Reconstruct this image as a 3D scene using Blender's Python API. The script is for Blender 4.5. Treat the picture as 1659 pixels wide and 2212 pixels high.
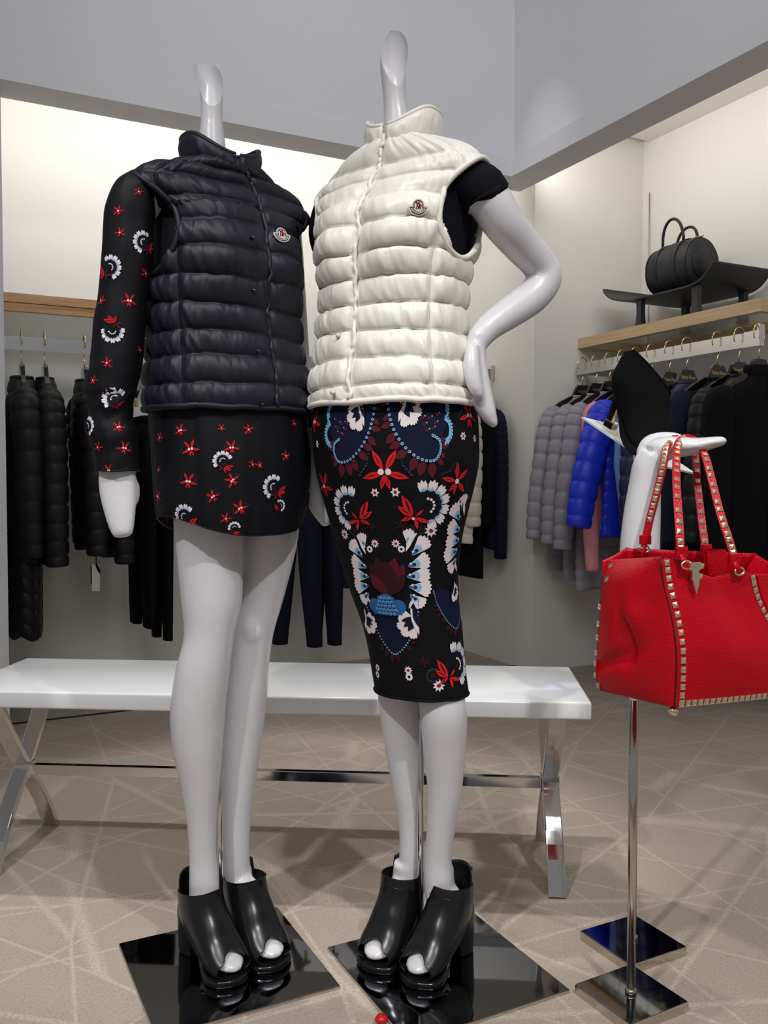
import bpy, bmesh, math, random
import numpy as np
from mathutils import Vector, Matrix, noise as mnoise
from mathutils.bvhtree import BVHTree
from mathutils.geometry import tessellate_polygon

scene = bpy.context.scene
for _o in list(bpy.data.objects):
    bpy.data.objects.remove(_o, do_unlink=True)
COL = scene.collection
random.seed(7)

# ------------------------------------------------------------------ camera
F_PX, IMG_W, IMG_H = 1900.0, 1659, 2212
CAM_H, TILT = 1.0, math.atan(66 / 1900.0)
cam_data = bpy.data.cameras.new('camera')
cam_data.sensor_fit = 'HORIZONTAL'
cam_data.sensor_width = 36.0
cam_data.lens = 36.0 * F_PX / IMG_W
cam_data.clip_start = 0.02
cam = bpy.data.objects.new('camera', cam_data)
COL.objects.link(cam)
cam.location = (0, 0, CAM_H)
cam.rotation_euler = (math.pi / 2 - TILT, 0, 0)
scene.camera = cam

# ------------------------------------------------------------------ world, lights, exposure
scene.view_settings.view_transform = 'Standard'
scene.view_settings.look = 'None'
scene.view_settings.gamma = 1.0
scene.view_settings.use_curve_mapping = False
scene.view_settings.exposure = 0.0

world = bpy.data.worlds.new('store_ambient')
scene.world = world
world.use_nodes = True
world.node_tree.nodes['Background'].inputs[0].default_value = (0.95, 0.96, 1.0, 1)
world.node_tree.nodes['Background'].inputs[1].default_value = 0.22


def lamp(name, kind, loc, target, energy, color=(1, 1, 1), size=0.1, size_y=None, angle=70, blend=0.5):
    d = bpy.data.lights.new(name, kind)
    d.energy = energy
    d.color = color
    if kind == 'SPOT':
        d.spot_size = math.radians(angle)
        d.spot_blend = blend
        d.shadow_soft_size = size
    if kind == 'AREA':
        d.size = size
        if size_y:
            d.shape = 'RECTANGLE'
            d.size_y = size_y
    o = bpy.data.objects.new(name, d)
    COL.objects.link(o)
    o.location = loc
    v = Vector(target) - Vector(loc)
    o.rotation_euler = v.to_track_quat('-Z', 'Y').to_euler()
    return o


CEIL = 3.6
lamp('ceiling_spot_key', 'SPOT', (-1.2, -0.35, CEIL - 0.05), (-0.22, 1.8, 0.22), 225, (1.0, 0.985, 0.97), 0.05, angle=46, blend=1.0)
lamp('ceiling_spot_right', 'SPOT', (1.05, -0.35, CEIL - 0.05), (0.08, 1.8, 0.25), 215, (1.0, 0.985, 0.975), 0.05, angle=46, blend=1.0)
lamp('ceiling_spot_bag', 'SPOT', (1.35, 1.15, CEIL - 0.05), (1.15, 2.3, 0.0), 90, (1.0, 0.98, 0.965), 0.05, angle=46, blend=0.9)
lamp('ceiling_spot_bench', 'SPOT', (-0.3, 2.55, CEIL - 0.05), (-0.28, 2.5, 0.45), 190, (1.0, 0.985, 0.97), 0.05, angle=36, blend=0.5)
lamp('overhead_fill', 'AREA', (0.0, -0.3, CEIL - 0.03), (0.0, -0.2, 0.0), 40, (0.98, 0.985, 1.0), 2.6, 1.8)  # soft fill added overhead for floor and mannequins; no such panel is known
wall_fill = lamp('upper_wall_fill', 'AREA', (0.25, 0.9, CEIL - 0.2), (0.15, 3.9, CEIL - 0.40), 9.0, (0.95, 0.965, 1.0), 1.8, 0.3)  # area light added to brighten the upper walls, not a known fixture
wall_fill.data.spread = math.radians(95)

# ------------------------------------------------------------------ helpers
SIN_T, COS_T = math.sin(TILT), math.cos(TILT)


def ray(x, y):
    a, b = (x - IMG_W / 2) / F_PX, (IMG_H / 2 - y) / F_PX
    return np.array((a, COS_T + b * SIN_T, -SIN_T + b * COS_T))


def at(x, y, Y):
    r = ray(x, y)
    return np.array((0, 0, CAM_H)) + r * (Y / r[1])


def atz(x, y, z=0.0):
    r = ray(x, y)
    return np.array((0, 0, CAM_H)) + r * ((z - CAM_H) / r[2])


def lin(c):
    c = c / 255.0
    return c / 12.92 if c <= 0.04045 else ((c + 0.055) / 1.055) ** 2.4


def rgb(r, g, b):
    return (lin(r), lin(g), lin(b), 1.0)


MATS = {}


def mat(name, color, rough=0.5, metal=0.0, var=0.06, scale=18.0, bump=0.0, bump_scale=200.0, coat=0.0, spec=0.5,
        trans=0.0, sheen=0.0, ior=1.45, emit=0.0):
    m = bpy.data.materials.new(name)
    m.use_nodes = True
    nt = m.node_tree
    p = nt.nodes['Principled BSDF']
    tc = nt.nodes.new('ShaderNodeTexCoord')
    nz = nt.nodes.new('ShaderNodeTexNoise')
    nz.inputs['Scale'].default_value = scale
    nz.inputs['Detail'].default_value = 3.0
    nt.links.new(tc.outputs['Object'], nz.inputs['Vector'])
    mix = nt.nodes.new('ShaderNodeMix')
    mix.data_type = 'RGBA'
    c = np.array(color[:3])
    mix.inputs[6].default_value = (*(c * (1 - var)), 1)
    mix.inputs[7].default_value = (*np.minimum(c * (1 + var), 1.0), 1)
    nt.links.new(nz.outputs['Fac'], mix.inputs[0])
    nt.links.new(mix.outputs[2], p.inputs['Base Color'])
    p.inputs['Roughness'].default_value = rough
    p.inputs['Metallic'].default_value = metal
    p.inputs['Coat Weight'].default_value = coat
    p.inputs['Coat Roughness'].default_value = 0.08
    p.inputs['Specular IOR Level'].default_value = spec
    p.inputs['Transmission Weight'].default_value = trans
    p.inputs['Sheen Weight'].default_value = sheen
    p.inputs['IOR'].default_value = ior
    if emit:
        p.inputs['Emission Color'].default_value = color
        p.inputs['Emission Strength'].default_value = emit
    if bump:
        n2 = nt.nodes.new('ShaderNodeTexNoise')
        n2.inputs['Scale'].default_value = bump_scale
        n2.inputs['Detail'].default_value = 4.0
        nt.links.new(tc.outputs['Object'], n2.inputs['Vector'])
        b = nt.nodes.new('ShaderNodeBump')
        b.inputs['Strength'].default_value = bump
        b.inputs['Distance'].default_value = 0.002
        nt.links.new(n2.outputs['Fac'], b.inputs['Height'])
        nt.links.new(b.outputs['Normal'], p.inputs['Normal'])
    MATS[name] = m
    return m


def leather_mat(name, color, rough):
    m = mat(name, color, rough, var=0.05, spec=0.32)
    nt = m.node_tree
    p = nt.nodes['Principled BSDF']
    tc = nt.nodes.new('ShaderNodeTexCoord')
    v = nt.nodes.new('ShaderNodeTexVoronoi')
    v.inputs['Scale'].default_value = 330.0
    nt.links.new(tc.outputs['Object'], v.inputs['Vector'])
    b = nt.nodes.new('ShaderNodeBump')
    b.invert = True
    b.inputs['Strength'].default_value = 0.42
    b.inputs['Distance'].default_value = 0.0016
    nt.links.new(v.outputs['Distance'], b.inputs['Height'])
    nt.links.new(b.outputs['Normal'], p.inputs['Normal'])
    return m


def wood_mat(name, light, dark, ang):
    m = bpy.data.materials.new(name)
    m.use_nodes = True
    nt = m.node_tree
    p = nt.nodes['Principled BSDF']
    tc = nt.nodes.new('ShaderNodeTexCoord')
    mp = nt.nodes.new('ShaderNodeMapping')
    mp.inputs['Rotation'].default_value = (0, 0, -ang)
    mp2 = nt.nodes.new('ShaderNodeMapping')
    mp2.inputs['Scale'].default_value = (3.0, 70.0, 90.0)
    nz = nt.nodes.new('ShaderNodeTexNoise')
    nz.inputs['Scale'].default_value = 1.6
    nz.inputs['Detail'].default_value = 6.0
    nt.links.new(tc.outputs['Object'], mp.inputs['Vector'])
    nt.links.new(mp.outputs['Vector'], mp2.inputs['Vector'])
    nt.links.new(mp2.outputs['Vector'], nz.inputs['Vector'])
    r = nt.nodes.new('ShaderNodeValToRGB')
    r.color_ramp.elements[0].position = 0.3
    r.color_ramp.elements[0].color = dark
    r.color_ramp.elements[1].position = 0.7
    r.color_ramp.elements[1].color = light
    nt.links.new(nz.outputs['Fac'], r.inputs['Fac'])
    nt.links.new(r.outputs['Color'], p.inputs['Base Color'])
    p.inputs['Roughness'].default_value = 0.42
    MATS[name] = m
    return m


def carpet_mat():
    m = bpy.data.materials.new('carpet')
    m.use_nodes = True
    nt = m.node_tree
    N, L = nt.nodes, nt.links
    p = N['Principled BSDF']
    p.inputs['Roughness'].default_value = 0.95
    p.inputs['Specular IOR Level'].default_value = 0.1
    p.inputs['Sheen Weight'].default_value = 0.15
    tc = N.new('ShaderNodeTexCoord')
    big = N.new('ShaderNodeTexNoise')
    big.inputs['Scale'].default_value = 3.0
    big.inputs['Detail'].default_value = 5.0
    L.new(tc.outputs['Object'], big.inputs['Vector'])
    base = N.new('ShaderNodeMix')
    base.data_type = 'RGBA'
    base.inputs[6].default_value = rgb(158, 146, 133)
    base.inputs[7].default_value = rgb(178, 165, 151)
    L.new(big.outputs['Fac'], base.inputs[0])
    # long pale chalk-like lines: edges of two stretched voronoi layouts
    acc = None
    for rot, sc, sx, w in ((0.5, 3.6, 0.16, 0.014), (-0.35, 3.2, 0.13, 0.013), (1.2, 3.4, 0.15, 0.014), (2.1, 3.0, 0.14, 0.012)):
        mp = N.new('ShaderNodeMapping')
        mp.inputs['Rotation'].default_value = (0, 0, rot)
        mp.inputs['Location'].default_value = (rot * 3.1, sc, 0)
        L.new(tc.outputs['Object'], mp.inputs['Vector'])
        mq = N.new('ShaderNodeMapping')
        mq.inputs['Scale'].default_value = (sx, 1.0, 1.0)
        L.new(mp.outputs['Vector'], mq.inputs['Vector'])
        mp = mq
        v = N.new('ShaderNodeTexVoronoi')
        v.voronoi_dimensions = '2D'
        v.feature = 'DISTANCE_TO_EDGE'
        v.inputs['Scale'].default_value = sc
        L.new(mp.outputs['Vector'], v.inputs['Vector'])
        mr = N.new('ShaderNodeMapRange')
        mr.inputs['From Min'].default_value = w * 0.3
        mr.inputs['From Max'].default_value = w * 1.5
        mr.inputs['To Min'].default_value = 1.0
        mr.inputs['To Max'].default_value = 0.0
        L.new(v.outputs['Distance'], mr.inputs['Value'])
        if acc is None:
            acc = mr.outputs['Result']
        else:
            mx = N.new('ShaderNodeMath')
            mx.operation = 'MAXIMUM'
            L.new(acc, mx.inputs[0])
            L.new(mr.outputs['Result'], mx.inputs[1])
            acc = mx.outputs[0]
    fine = N.new('ShaderNodeTexNoise')
    fine.inputs['Scale'].default_value = 160.0
    fine.inputs['Detail'].default_value = 3.0
    L.new(tc.outputs['Object'], fine.inputs['Vector'])
    mul = N.new('ShaderNodeMath')
    mul.operation = 'MULTIPLY'
    L.new(acc, mul.inputs[0])
    L.new(fine.outputs['Fac'], mul.inputs[1])
    mul2 = N.new('ShaderNodeMath')
    mul2.operation = 'MULTIPLY'
    mul2.inputs[1].default_value = 0.75
    L.new(mul.outputs[0], mul2.inputs[0])
    lines = N.new('ShaderNodeMix')
    lines.data_type = 'RGBA'
    lines.inputs[7].default_value = rgb(208, 195, 180)
    L.new(mul2.outputs[0], lines.inputs[0])
    L.new(base.outputs[2], lines.inputs[6])
    dk = N.new('ShaderNodeMix')
    dk.data_type = 'RGBA'
    dk.blend_type = 'MULTIPLY'
    dk.inputs[0].default_value = 0.5
    L.new(lines.outputs[2], dk.inputs[6])
    rr = N.new('ShaderNodeValToRGB')
    rr.color_ramp.elements[0].position = 0.25
    rr.color_ramp.elements[0].color = (0.55, 0.55, 0.55, 1)
    rr.color_ramp.elements[1].position = 0.65
    L.new(fine.outputs['Fac'], rr.inputs['Fac'])
    L.new(rr.outputs['Color'], dk.inputs[7])
    L.new(dk.outputs[2], p.inputs['Base Color'])
    b = N.new('ShaderNodeBump')
    b.inputs['Strength'].default_value = 0.6
    b.inputs['Distance'].default_value = 0.004
    L.new(fine.outputs['Fac'], b.inputs['Height'])
    L.new(b.outputs['Normal'], p.inputs['Normal'])
    MATS['carpet'] = m
    return m


mat('wall_paint', rgb(234, 231, 225), 0.75, var=0.015, scale=2.0, bump=0.05, bump_scale=90)
mat('wall_white', rgb(224, 224, 227), 0.7, var=0.015, scale=2.0)
mat('mannequin_white', rgb(212, 210, 213), 0.3, var=0.01, coat=0.25)
mat('display_white', rgb(220, 220, 223), 0.22, var=0.01, coat=0.3)
mat('bench_white', rgb(238, 240, 241), 0.2, var=0.01, coat=0.35)
mat('chrome', (0.72, 0.71, 0.70, 1), 0.09, 1.0, var=0.03, scale=30)
mat('nickel', (0.62, 0.57, 0.50, 1), 0.16, 1.0, var=0.05, scale=40)
mat('dark_mirror', (0.24, 0.25, 0.27, 1), 0.035, 1.0, var=0.02)
mat('rail_steel', (0.66, 0.65, 0.64, 1), 0.22, 1.0, var=0.03)
mat('gold', (0.82, 0.62, 0.28, 1), 0.2, 1.0, var=0.03)
mat('stud_gold', (0.95, 0.82, 0.58, 1), 0.28, 1.0, var=0.03)
mat('red_thing', rgb(190, 12, 16), 0.35, var=0.03)
leather_mat('red_leather', rgb(182, 0, 22), 0.36)
mat('red_edge', rgb(60, 10, 14), 0.5)
leather_mat('black_bag_leather', rgb(40, 40, 44), 0.42)
mat('shoe_leather', rgb(20, 20, 22), 0.27, var=0.05, spec=0.55)
mat('shoe_sole', rgb(12, 12, 13), 0.18, var=0.05, coat=0.4)
mat('suede', rgb(10, 10, 11), 0.95, var=0.1, spec=0.15, bump=0.3, bump_scale=500)
mat('heel_wood', rgb(178, 140, 104), 0.5)
mat('riser_black', rgb(44, 44, 47), 0.42, var=0.04)
mat('hanger_black', rgb(16, 16, 18), 0.15, coat=0.6)
mat('glass', (0.86, 0.93, 0.92, 1), 0.05, trans=0.92, var=0.0, ior=1.3)
mat('tray_glass', rgb(206, 214, 210), 0.12, var=0.02, coat=0.5)
mat('cream_nylon', rgb(229, 225, 215), 0.36, var=0.015, spec=0.45, sheen=0.1)
mat('navy_nylon', rgb(22, 24, 36), 0.52, var=0.04, spec=0.4)
mat('black_nylon', rgb(20, 20, 24), 0.5, var=0.04, spec=0.4)
mat('grey_nylon', rgb(150, 146, 157), 0.45, var=0.03)
mat('blue_nylon', rgb(24, 54, 214), 0.4, var=0.03)
mat('navy_nylon_hang', rgb(38, 44, 78), 0.42, var=0.04)
mat('navy_cloth', rgb(18, 22, 42), 0.85, var=0.06, spec=0.3)
mat('black_cloth', rgb(11, 11, 13), 0.9, var=0.08, spec=0.2)
mat('charcoal_cloth', rgb(18, 18, 20), 0.9, var=0.08, spec=0.2)
mat('pink_knit', rgb(238, 152, 160), 0.85, var=0.05, bump=0.5, bump_scale=300)
mat('cream_hang', rgb(220, 212, 190), 0.5)
mat('light_blue_cloth', rgb(120, 160, 220), 0.8)
mat('blouse_silk', rgb(11, 12, 19), 0.6, var=0.06, spec=0.25)
mat('top_knit', rgb(11, 12, 20), 0.9, var=0.06, spec=0.2)
mat('skirt_jersey', rgb(11, 11, 14), 0.85, var=0.06, spec=0.2)
mat('snap_black', rgb(14, 14, 18), 0.12, coat=0.5)
mat('snap_cream', rgb(214, 206, 190), 0.35)
mat('logo_felt', rgb(196, 192, 190), 0.8)
mat('logo_felt_pale', rgb(224, 216, 208), 0.8)
mat('tag_card', rgb(214, 210, 204), 0.7)
mat('alcove_seam', rgb(40, 36, 32), 0.9)
for n_, c_ in dict(ink_white=(226, 214, 216), ink_blue=(122, 178, 216), ink_midblue=(44, 96, 150), ink_navy=(15, 22, 46),
                   ink_red=(206, 28, 32), ink_dark=(14, 14, 18), ink_maroon=(84, 24, 36), ink_deep=(52, 18, 26),
                   ink_crimson=(156, 24, 46), ink_teal=(44, 66, 92), ink_black=(13, 13, 17)).items():
    mat(n_, rgb(*c_), 0.8, var=0.05, spec=0.2)
wood_mat('wood_left', rgb(208, 164, 112), rgb(178, 130, 82), math.radians(27))
wood_mat('wood_right', rgb(224, 196, 152), rgb(194, 162, 118), math.radians(117))
carpet_mat()


def link(o, parent=None):
    COL.objects.link(o)
    if parent is not None:
        o.parent = parent
    return o


def root_loc(o):
    while o.parent is not None:
        o = o.parent
    return np.array(o.location)


def tag(o, label, cat, group=None, kind=None):
    o['label'] = label
    o['category'] = cat
    if group:
        o['group'] = group
    if kind:
        o['kind'] = kind
    return o


def thing(name, loc, label, cat, group=None):
    o = bpy.data.objects.new(name, None)
    o.empty_display_size = 0.05
    link(o)
    o.location = tuple(float(c) for c in loc)
    return tag(o, label, cat, group)


def mesh_of(name, verts, faces, m, smooth=True, mats=None, mat_idx=None):
    me = bpy.data.meshes.new(name)
    me.from_pydata([tuple(map(float, v)) for v in verts], [], [tuple(map(int, f)) for f in faces])
    if mats:
        for k in mats:
            me.materials.append(MATS[k])
        me.polygons.foreach_set('material_index', mat_idx)
    else:
        me.materials.append(MATS[m])
    if smooth:
        me.polygons.foreach_set('use_smooth', [True] * len(me.polygons))
    me.update()
    return me


def part(name, vf, m, parent, smooth=True, label=None, **kw):
    """world-space verts become one child mesh of parent"""
    v = np.asarray(vf[0], dtype=float) - root_loc(parent)
    o = bpy.data.objects.new(name, mesh_of(name, v, vf[1], m, smooth, **kw))
    link(o, parent)
    if label:
        o['label'] = label
    return o


def solo(name, vf, m, label=None, cat=None, group=None, kind=None, smooth=True, loc=None):
    v = np.asarray(vf[0], dtype=float)
    if loc is None:
        loc = np.array((v[:, 0].mean(), v[:, 1].mean(), v[:, 2].min()))
    o = bpy.data.objects.new(name, mesh_of(name, v - loc, vf[1], m, smooth))
    link(o)
    o.location = tuple(loc)
    if label:
        tag(o, label, cat, group)
    if kind:
        o['kind'] = kind
    return o


def join(*vfs):
    V, Fc, n = [], [], 0
    for v, f in vfs:
        V.append(np.asarray(v, dtype=float))
        Fc += [tuple(i + n for i in q) for q in f]
        n += len(v)
    return np.concatenate(V), Fc


def box(c, ax, ay, az, hx, hy, hz, bevel=0.0):
    """box around c along unit axes"""
    c, ax, ay, az = map(lambda q: np.asarray(q, dtype=float), (c, ax, ay, az))
    if bevel <= 0:
        V = [c + sx * hx * ax + sy * hy * ay + sz * hz * az for sz in (-1, 1) for sy in (-1, 1) for sx in (-1, 1)]
        return np.array(V), [(0, 2, 3, 1), (4, 5, 7, 6), (0, 1, 5, 4), (2, 6, 7, 3), (0, 4, 6, 2), (1, 3, 7, 5)]
    bm = bmesh.new()
    bmesh.ops.create_cube(bm, size=2.0)
    for v in bm.verts:
        v.co = Vector((v.co.x * hx, v.co.y * hy, v.co.z * hz))
    bmesh.ops.bevel(bm, geom=bm.edges[:], offset=bevel, segments=2, affect='EDGES', profile=0.6)
    V = np.array([c + v.co.x * ax + v.co.y * ay + v.co.z * az for v in bm.verts])
    bm.verts.index_update()
    Fc = [tuple(v.index for v in f.verts) for f in bm.faces]
    bm.free()
    return V, Fc


ZAX = np.array((0, 0, 1.0))


def wbox(p0, p1, nrm, thick, z0, z1):
    """wall box: front face runs p0->p1 (2D), extends thick along nrm"""
    p0, p1, nrm = (np.array((*p, 0.0)) for p in (p0, p1, nrm))
    d = p1 - p0
    ln = np.linalg.norm(d)
    d = d / ln
    c = (p0 + p1) / 2 + nrm * thick / 2 + ZAX * (z0 + z1) / 2
    return box(c, d, nrm, ZAX, ln / 2, thick / 2, (z1 - z0) / 2)


def loft(rings, cap=True, closed=True):
    rings = [np.asarray(r, dtype=float) for r in rings]
    n = len(rings[0])
    V = np.concatenate(rings)
    Fc = []
    m = n if closed else n - 1
    for i in range(len(rings) - 1):
        a, b = i * n, (i + 1) * n
        for j in range(m):
            k = (j + 1) % n
            Fc.append((a + j, a + k, b + k, b + j))
    if cap and closed:
        c0, c1 = len(V), len(V) + 1
        V = np.concatenate([V, [rings[0].mean(0)], [rings[-1].mean(0)]])
        e = (len(rings) - 1) * n
        for j in range(n):
            k = (j + 1) % n
            Fc.append((c0, k, j))
            Fc.append((c1, e + j, e + k))
    return V, Fc


def grid(P, cu=False):
    """P[r][c] array -> mesh"""
    P = np.asarray(P, dtype=float)
    r, c = P.shape[:2]
    V = P.reshape(-1, 3)
    Fc = []
    for i in range(r - 1):
        for j in range(c if cu else c - 1):
            k = (j + 1) % c
            Fc.append((i * c + j, i * c + k, (i + 1) * c + k, (i + 1) * c + j))
    return V, Fc


def cr(pts, n):
    """Catmull-Rom resample of rows of pts to n samples"""
    P = np.asarray(pts, dtype=float)
    if P.ndim == 1:
        P = P[:, None]
    m = len(P)
    t = np.linspace(0, m - 1, n)
    i = np.clip(np.floor(t).astype(int), 0, m - 2)
    u = (t - i)[:, None]
    p0, p1 = P[np.maximum(i - 1, 0)], P[i]
    p2, p3 = P[i + 1], P[np.minimum(i + 2, m - 1)]
    return 0.5 * (2 * p1 + (p2 - p0) * u + (2 * p0 - 5 * p1 + 4 * p2 - p3) * u ** 2 + (3 * p1 - p0 - 3 * p2 + p3) * u ** 3)


def tube(path, rad, n=16, ref=None, smooth=0, cap=True, close=False, power=2.0):
    """tube along path; rad = scalar, list of r, or list of (r_ref, r_other); ref = vector the first radius follows"""
    P = np.asarray(path, dtype=float)
    R = np.asarray(rad, dtype=float)
    if R.ndim == 0:
        R = np.full((len(P), 2), float(R))
    elif R.ndim == 1:
        R = np.stack([R, R], 1)
    if smooth:
        P = cr(P, smooth)
        R = np.maximum(cr(R, smooth), 1e-4)
    T = np.gradient(P, axis=0)
    if close:
        T = np.roll(P, -1, 0) - np.roll(P, 1, 0)
    T /= np.linalg.norm(T, axis=1)[:, None] + 1e-12
    a = np.linspace(0, 2 * math.pi, n, endpoint=False)
    ca, sa = np.cos(a), np.sin(a)
    if power != 2.0:
        ca = np.sign(ca) * np.abs(ca) ** (2 / power)
        sa = np.sign(sa) * np.abs(sa) ** (2 / power)
    rings = []
    if ref is None:
        ref = np.array((0.3, 0.2, 1.0)) if abs(T[0][2]) < 0.8 else np.array((1.0, 0.2, 0.1))
        follow = True
    else:
        follow = False
        ref = np.asarray(ref, dtype=float)
    u = ref
    for i in range(len(P)):
        base = u if follow else (ref if ref.ndim == 1 else ref[min(i, len(ref) - 1)])
        s = base - T[i] * np.dot(base, T[i])
        s /= np.linalg.norm(s) + 1e-12
        w = np.cross(T[i], s)
        u = s
        rings.append(P[i] + np.outer(ca * R[i][0], s) + np.outer(sa * R[i][1], w))
    if close:
        rings.append(rings[0])
        return loft(rings, cap=False)
    return loft(rings, cap=cap)


def lathe(c, prof, n=24, axis=ZAX, ref=(1, 0, 0)):
    axis = np.asarray(axis, dtype=float)
    axis = axis / np.linalg.norm(axis)
    s = np.asarray(ref, dtype=float)
    s = s - axis * np.dot(s, axis)
    s /= np.linalg.norm(s)
    w = np.cross(axis, s)
    a = np.linspace(0, 2 * math.pi, n, endpoint=False)
    return loft([np.asarray(c) + axis * h + r * (np.outer(np.cos(a), s) + np.outer(np.sin(a), w)) for r, h in prof])


def prism(poly, depth):
    """poly: Nx3 planar outline, extruded by vector depth"""
    P = np.asarray(poly, dtype=float)
    d = np.asarray(depth, dtype=float)
    n = len(P)
    Fc = [tuple(range(n - 1, -1, -1)), tuple(range(n, 2 * n))]
    Fc += [(i, (i + 1) % n, n + (i + 1) % n, n + i) for i in range(n)]
    return np.concatenate([P, P + d]), Fc


def vnoise(x, y, seed=0):
    """vectorised smooth value noise in [-1,1]"""
    def h(i, j):
        n = np.sin(i * 127.1 + j * 311.7 + seed * 74.7) * 43758.5453
        return (n - np.floor(n)) * 2 - 1
    xi, yi = np.floor(x), np.floor(y)
    fx, fy = x - xi, y - yi
    fx, fy = fx * fx * (3 - 2 * fx), fy * fy * (3 - 2 * fy)
    return (h(xi, yi) * (1 - fx) + h(xi + 1, yi) * fx) * (1 - fy) + (h(xi, yi + 1) * (1 - fx) + h(xi + 1, yi + 1) * fx) * fy


def solidify(o, t, offset=-1.0):
    # thickness always grows to the inside, whichever way the faces were wound
    me = o.data
    c = np.array([p.center[:] for p in me.polygons])
    n = np.array([p.normal[:] for p in me.polygons])
    a = np.array([p.area for p in me.polygons])
    d = c - c.mean(0)
    if o.get('flip_ref') is None and float((np.einsum('ij,ij->i', d, n) * a).sum()) < 0:
        me.flip_normals()
    md = o.modifiers.new('thickness', 'SOLIDIFY')
    md.thickness = t
    md.offset = offset
    return o


def text_mesh(body, size, extrude=0.0002):
    cu = bpy.data.curves.new('lettering', 'FONT')
    cu.body = body
    cu.size = size
    cu.extrude = extrude
    cu.align_x = 'CENTER'
    cu.align_y = 'CENTER'
    cu.resolution_u = 2
    o = bpy.data.objects.new('lettering', cu)
    COL.objects.link(o)
    me = bpy.data.meshes.new_from_object(o.evaluated_get(bpy.context.evaluated_depsgraph_get()))
    V = np.array([v.co[:] for v in me.vertices])
    Fc = [tuple(p.vertices) for p in me.polygons]
    bpy.data.objects.remove(o, do_unlink=True)
    bpy.data.meshes.remove(me)
    bpy.data.curves.remove(cu)
    return V, Fc


# ------------------------------------------------------------------ the room
A1 = math.radians(27.0)
D1 = np.array((math.cos(A1), math.sin(A1)))       # right and away (along the left alcove)
D2 = np.array((-math.sin(A1), math.cos(A1)))      # left and away (along the right alcove)
D1v, D2v = np.array((*D1, 0.0)), np.array((*D2, 0.0))
P_ = np.array((0.780, 4.594))                     # pillar corner between both alcoves
Q_ = P_ + D2 * 0.70                               # inner corner of the left alcove
R_ = P_ + D1 * 0.735                              # inner corner of the right alcove
H_ALC = 2.86
LFT = 2.62                                        # length of the left alcove


def structure(name, vf, m):
    o = solo(name, vf, m, smooth=False)
    o['kind'] = 'structure'
    return o


structure('floor', (np.array([(-4, -1.5, 0), (4, -1.5, 0), (4, 7, 0), (-4, 7, 0)]), [(0, 1, 2, 3)]), 'carpet')
structure('ceiling', box((0, 2.5, CEIL + 0.03), (1, 0, 0), (0, 1, 0), ZAX, 4.2, 4.0, 0.03), 'wall_white')
structure('wall_back', wbox(Q_ - D1 * 3.4, Q_ + D1 * 0.1, D2, 0.1, 0, H_ALC + 0.3), 'wall_paint')
structure('wall_return', wbox(P_, Q_, D1, 0.05, 0, H_ALC + 0.3), 'wall_paint')
structure('wall_pillar', wbox(P_ + D1 * 0.05, R_, D2, 0.06, 0, H_ALC + 0.3), 'wall_paint')
structure('wall_right', wbox(R_, R_ - D2 * 3.4, D1, 0.1, 0, H_ALC + 0.3), 'wall_paint')
lp = atz(22, 1598)[:2]
structure('wall_left', wbox(lp, lp + D2 * 0.9, -D1, 0.5, 0, H_ALC + 0.3), 'wall_white')
bo = atz(1105, 381, 2.48)[:2]
bi = atz(1125, 414, 2.48)[:2]
bw = float(np.dot(bi - bo, (D1 + D2) / 2)) 
# beams: outer corner bo, inner corner bo + bw*(D1+D2)
def beam(no, a, b, ext, nrm):
    structure('trim_%d' % no, wbox(a, b, nrm, ext, 2.48, 2.575), 'wall_white')
beam(1, bo - D1 * 3.6, bo + D1 * bw, bw, D2)
beam(2, bo, bo - D2 * 3.6, bw, D1)
sb = bo + 0.05 * (D1 + D2)
structure('wall_upper_left', wbox(sb - D1 * 3.6, sb + D1 * 0.1, D2, 0.1, 2.575, CEIL), 'wall_white')
structure('wall_upper_right', wbox(sb, sb - D2 * 3.6, D1, 0.1, 2.575, CEIL), 'wall_white')
ac = bo + bw * 0.7 * (D1 + D2)
structure('ceiling_alcove_left', wbox(ac - D1 * 3.6, ac + D1 * 0.1, D2, 1.0, H_ALC, H_ALC + 0.04), 'wall_paint')
structure('ceiling_alcove_right', wbox(ac, ac - D2 * 3.6, D1, 1.2, H_ALC, H_ALC + 0.04), 'wall_paint')
# thin dark floor joint along the front of the left alcove
j0 = atz(63, 1561)[:2]
structure('trim_3', wbox(j0 - D1 * 0.15, j0 + D1 * 2.6, D2, 0.012, 0, 0.004), 'alcove_seam')

# linear lights on top of the alcove beams
def strip(name, c, d, nrm, ln, e):
    z = 2.66
    loc = np.array((*c, z))
    tgt = loc + np.array((*nrm, 0)) * 0.6 + np.array((0, 0, -0.16))
    o = lamp(name, 'AREA', loc, tgt, e, (1.0, 0.975, 0.935), 0.06, ln)
    zz = -(Vector(tgt) - Vector(loc)).normalized()
    yy = Vector((*d, 0))
    xx = yy.cross(zz).normalized()
    yy = zz.cross(xx)
    o.rotation_euler = Matrix((xx, yy, zz)).transposed().to_euler()
strip('cove_light_left', bo + D2 * (bw + 0.07) - D1 * 1.25, D1, D2, 2.5, 10.5)
strip('cove_light_right', bo + D1 * (bw + 0.07) - D2 * 0.75, D2, D1, 1.7, 6.3)
# small ceiling spot grazing the upper wall beside the corner
_k = (1205 - IMG_W / 2) / F_PX
_s = (_k * sb[1] - sb[0]) / (-D2[0] + _k * D2[1])
cw = sb - D2 * _s
lamp('ceiling_spot_corner', 'SPOT', (*(cw - D1 * 0.75 + D2 * 0.1), CEIL - 0.04), (*(cw + D2 * 0.10), 2.44), 13, (0.96, 0.97, 1.0), 0.03, angle=30, blend=1.0)


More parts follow.
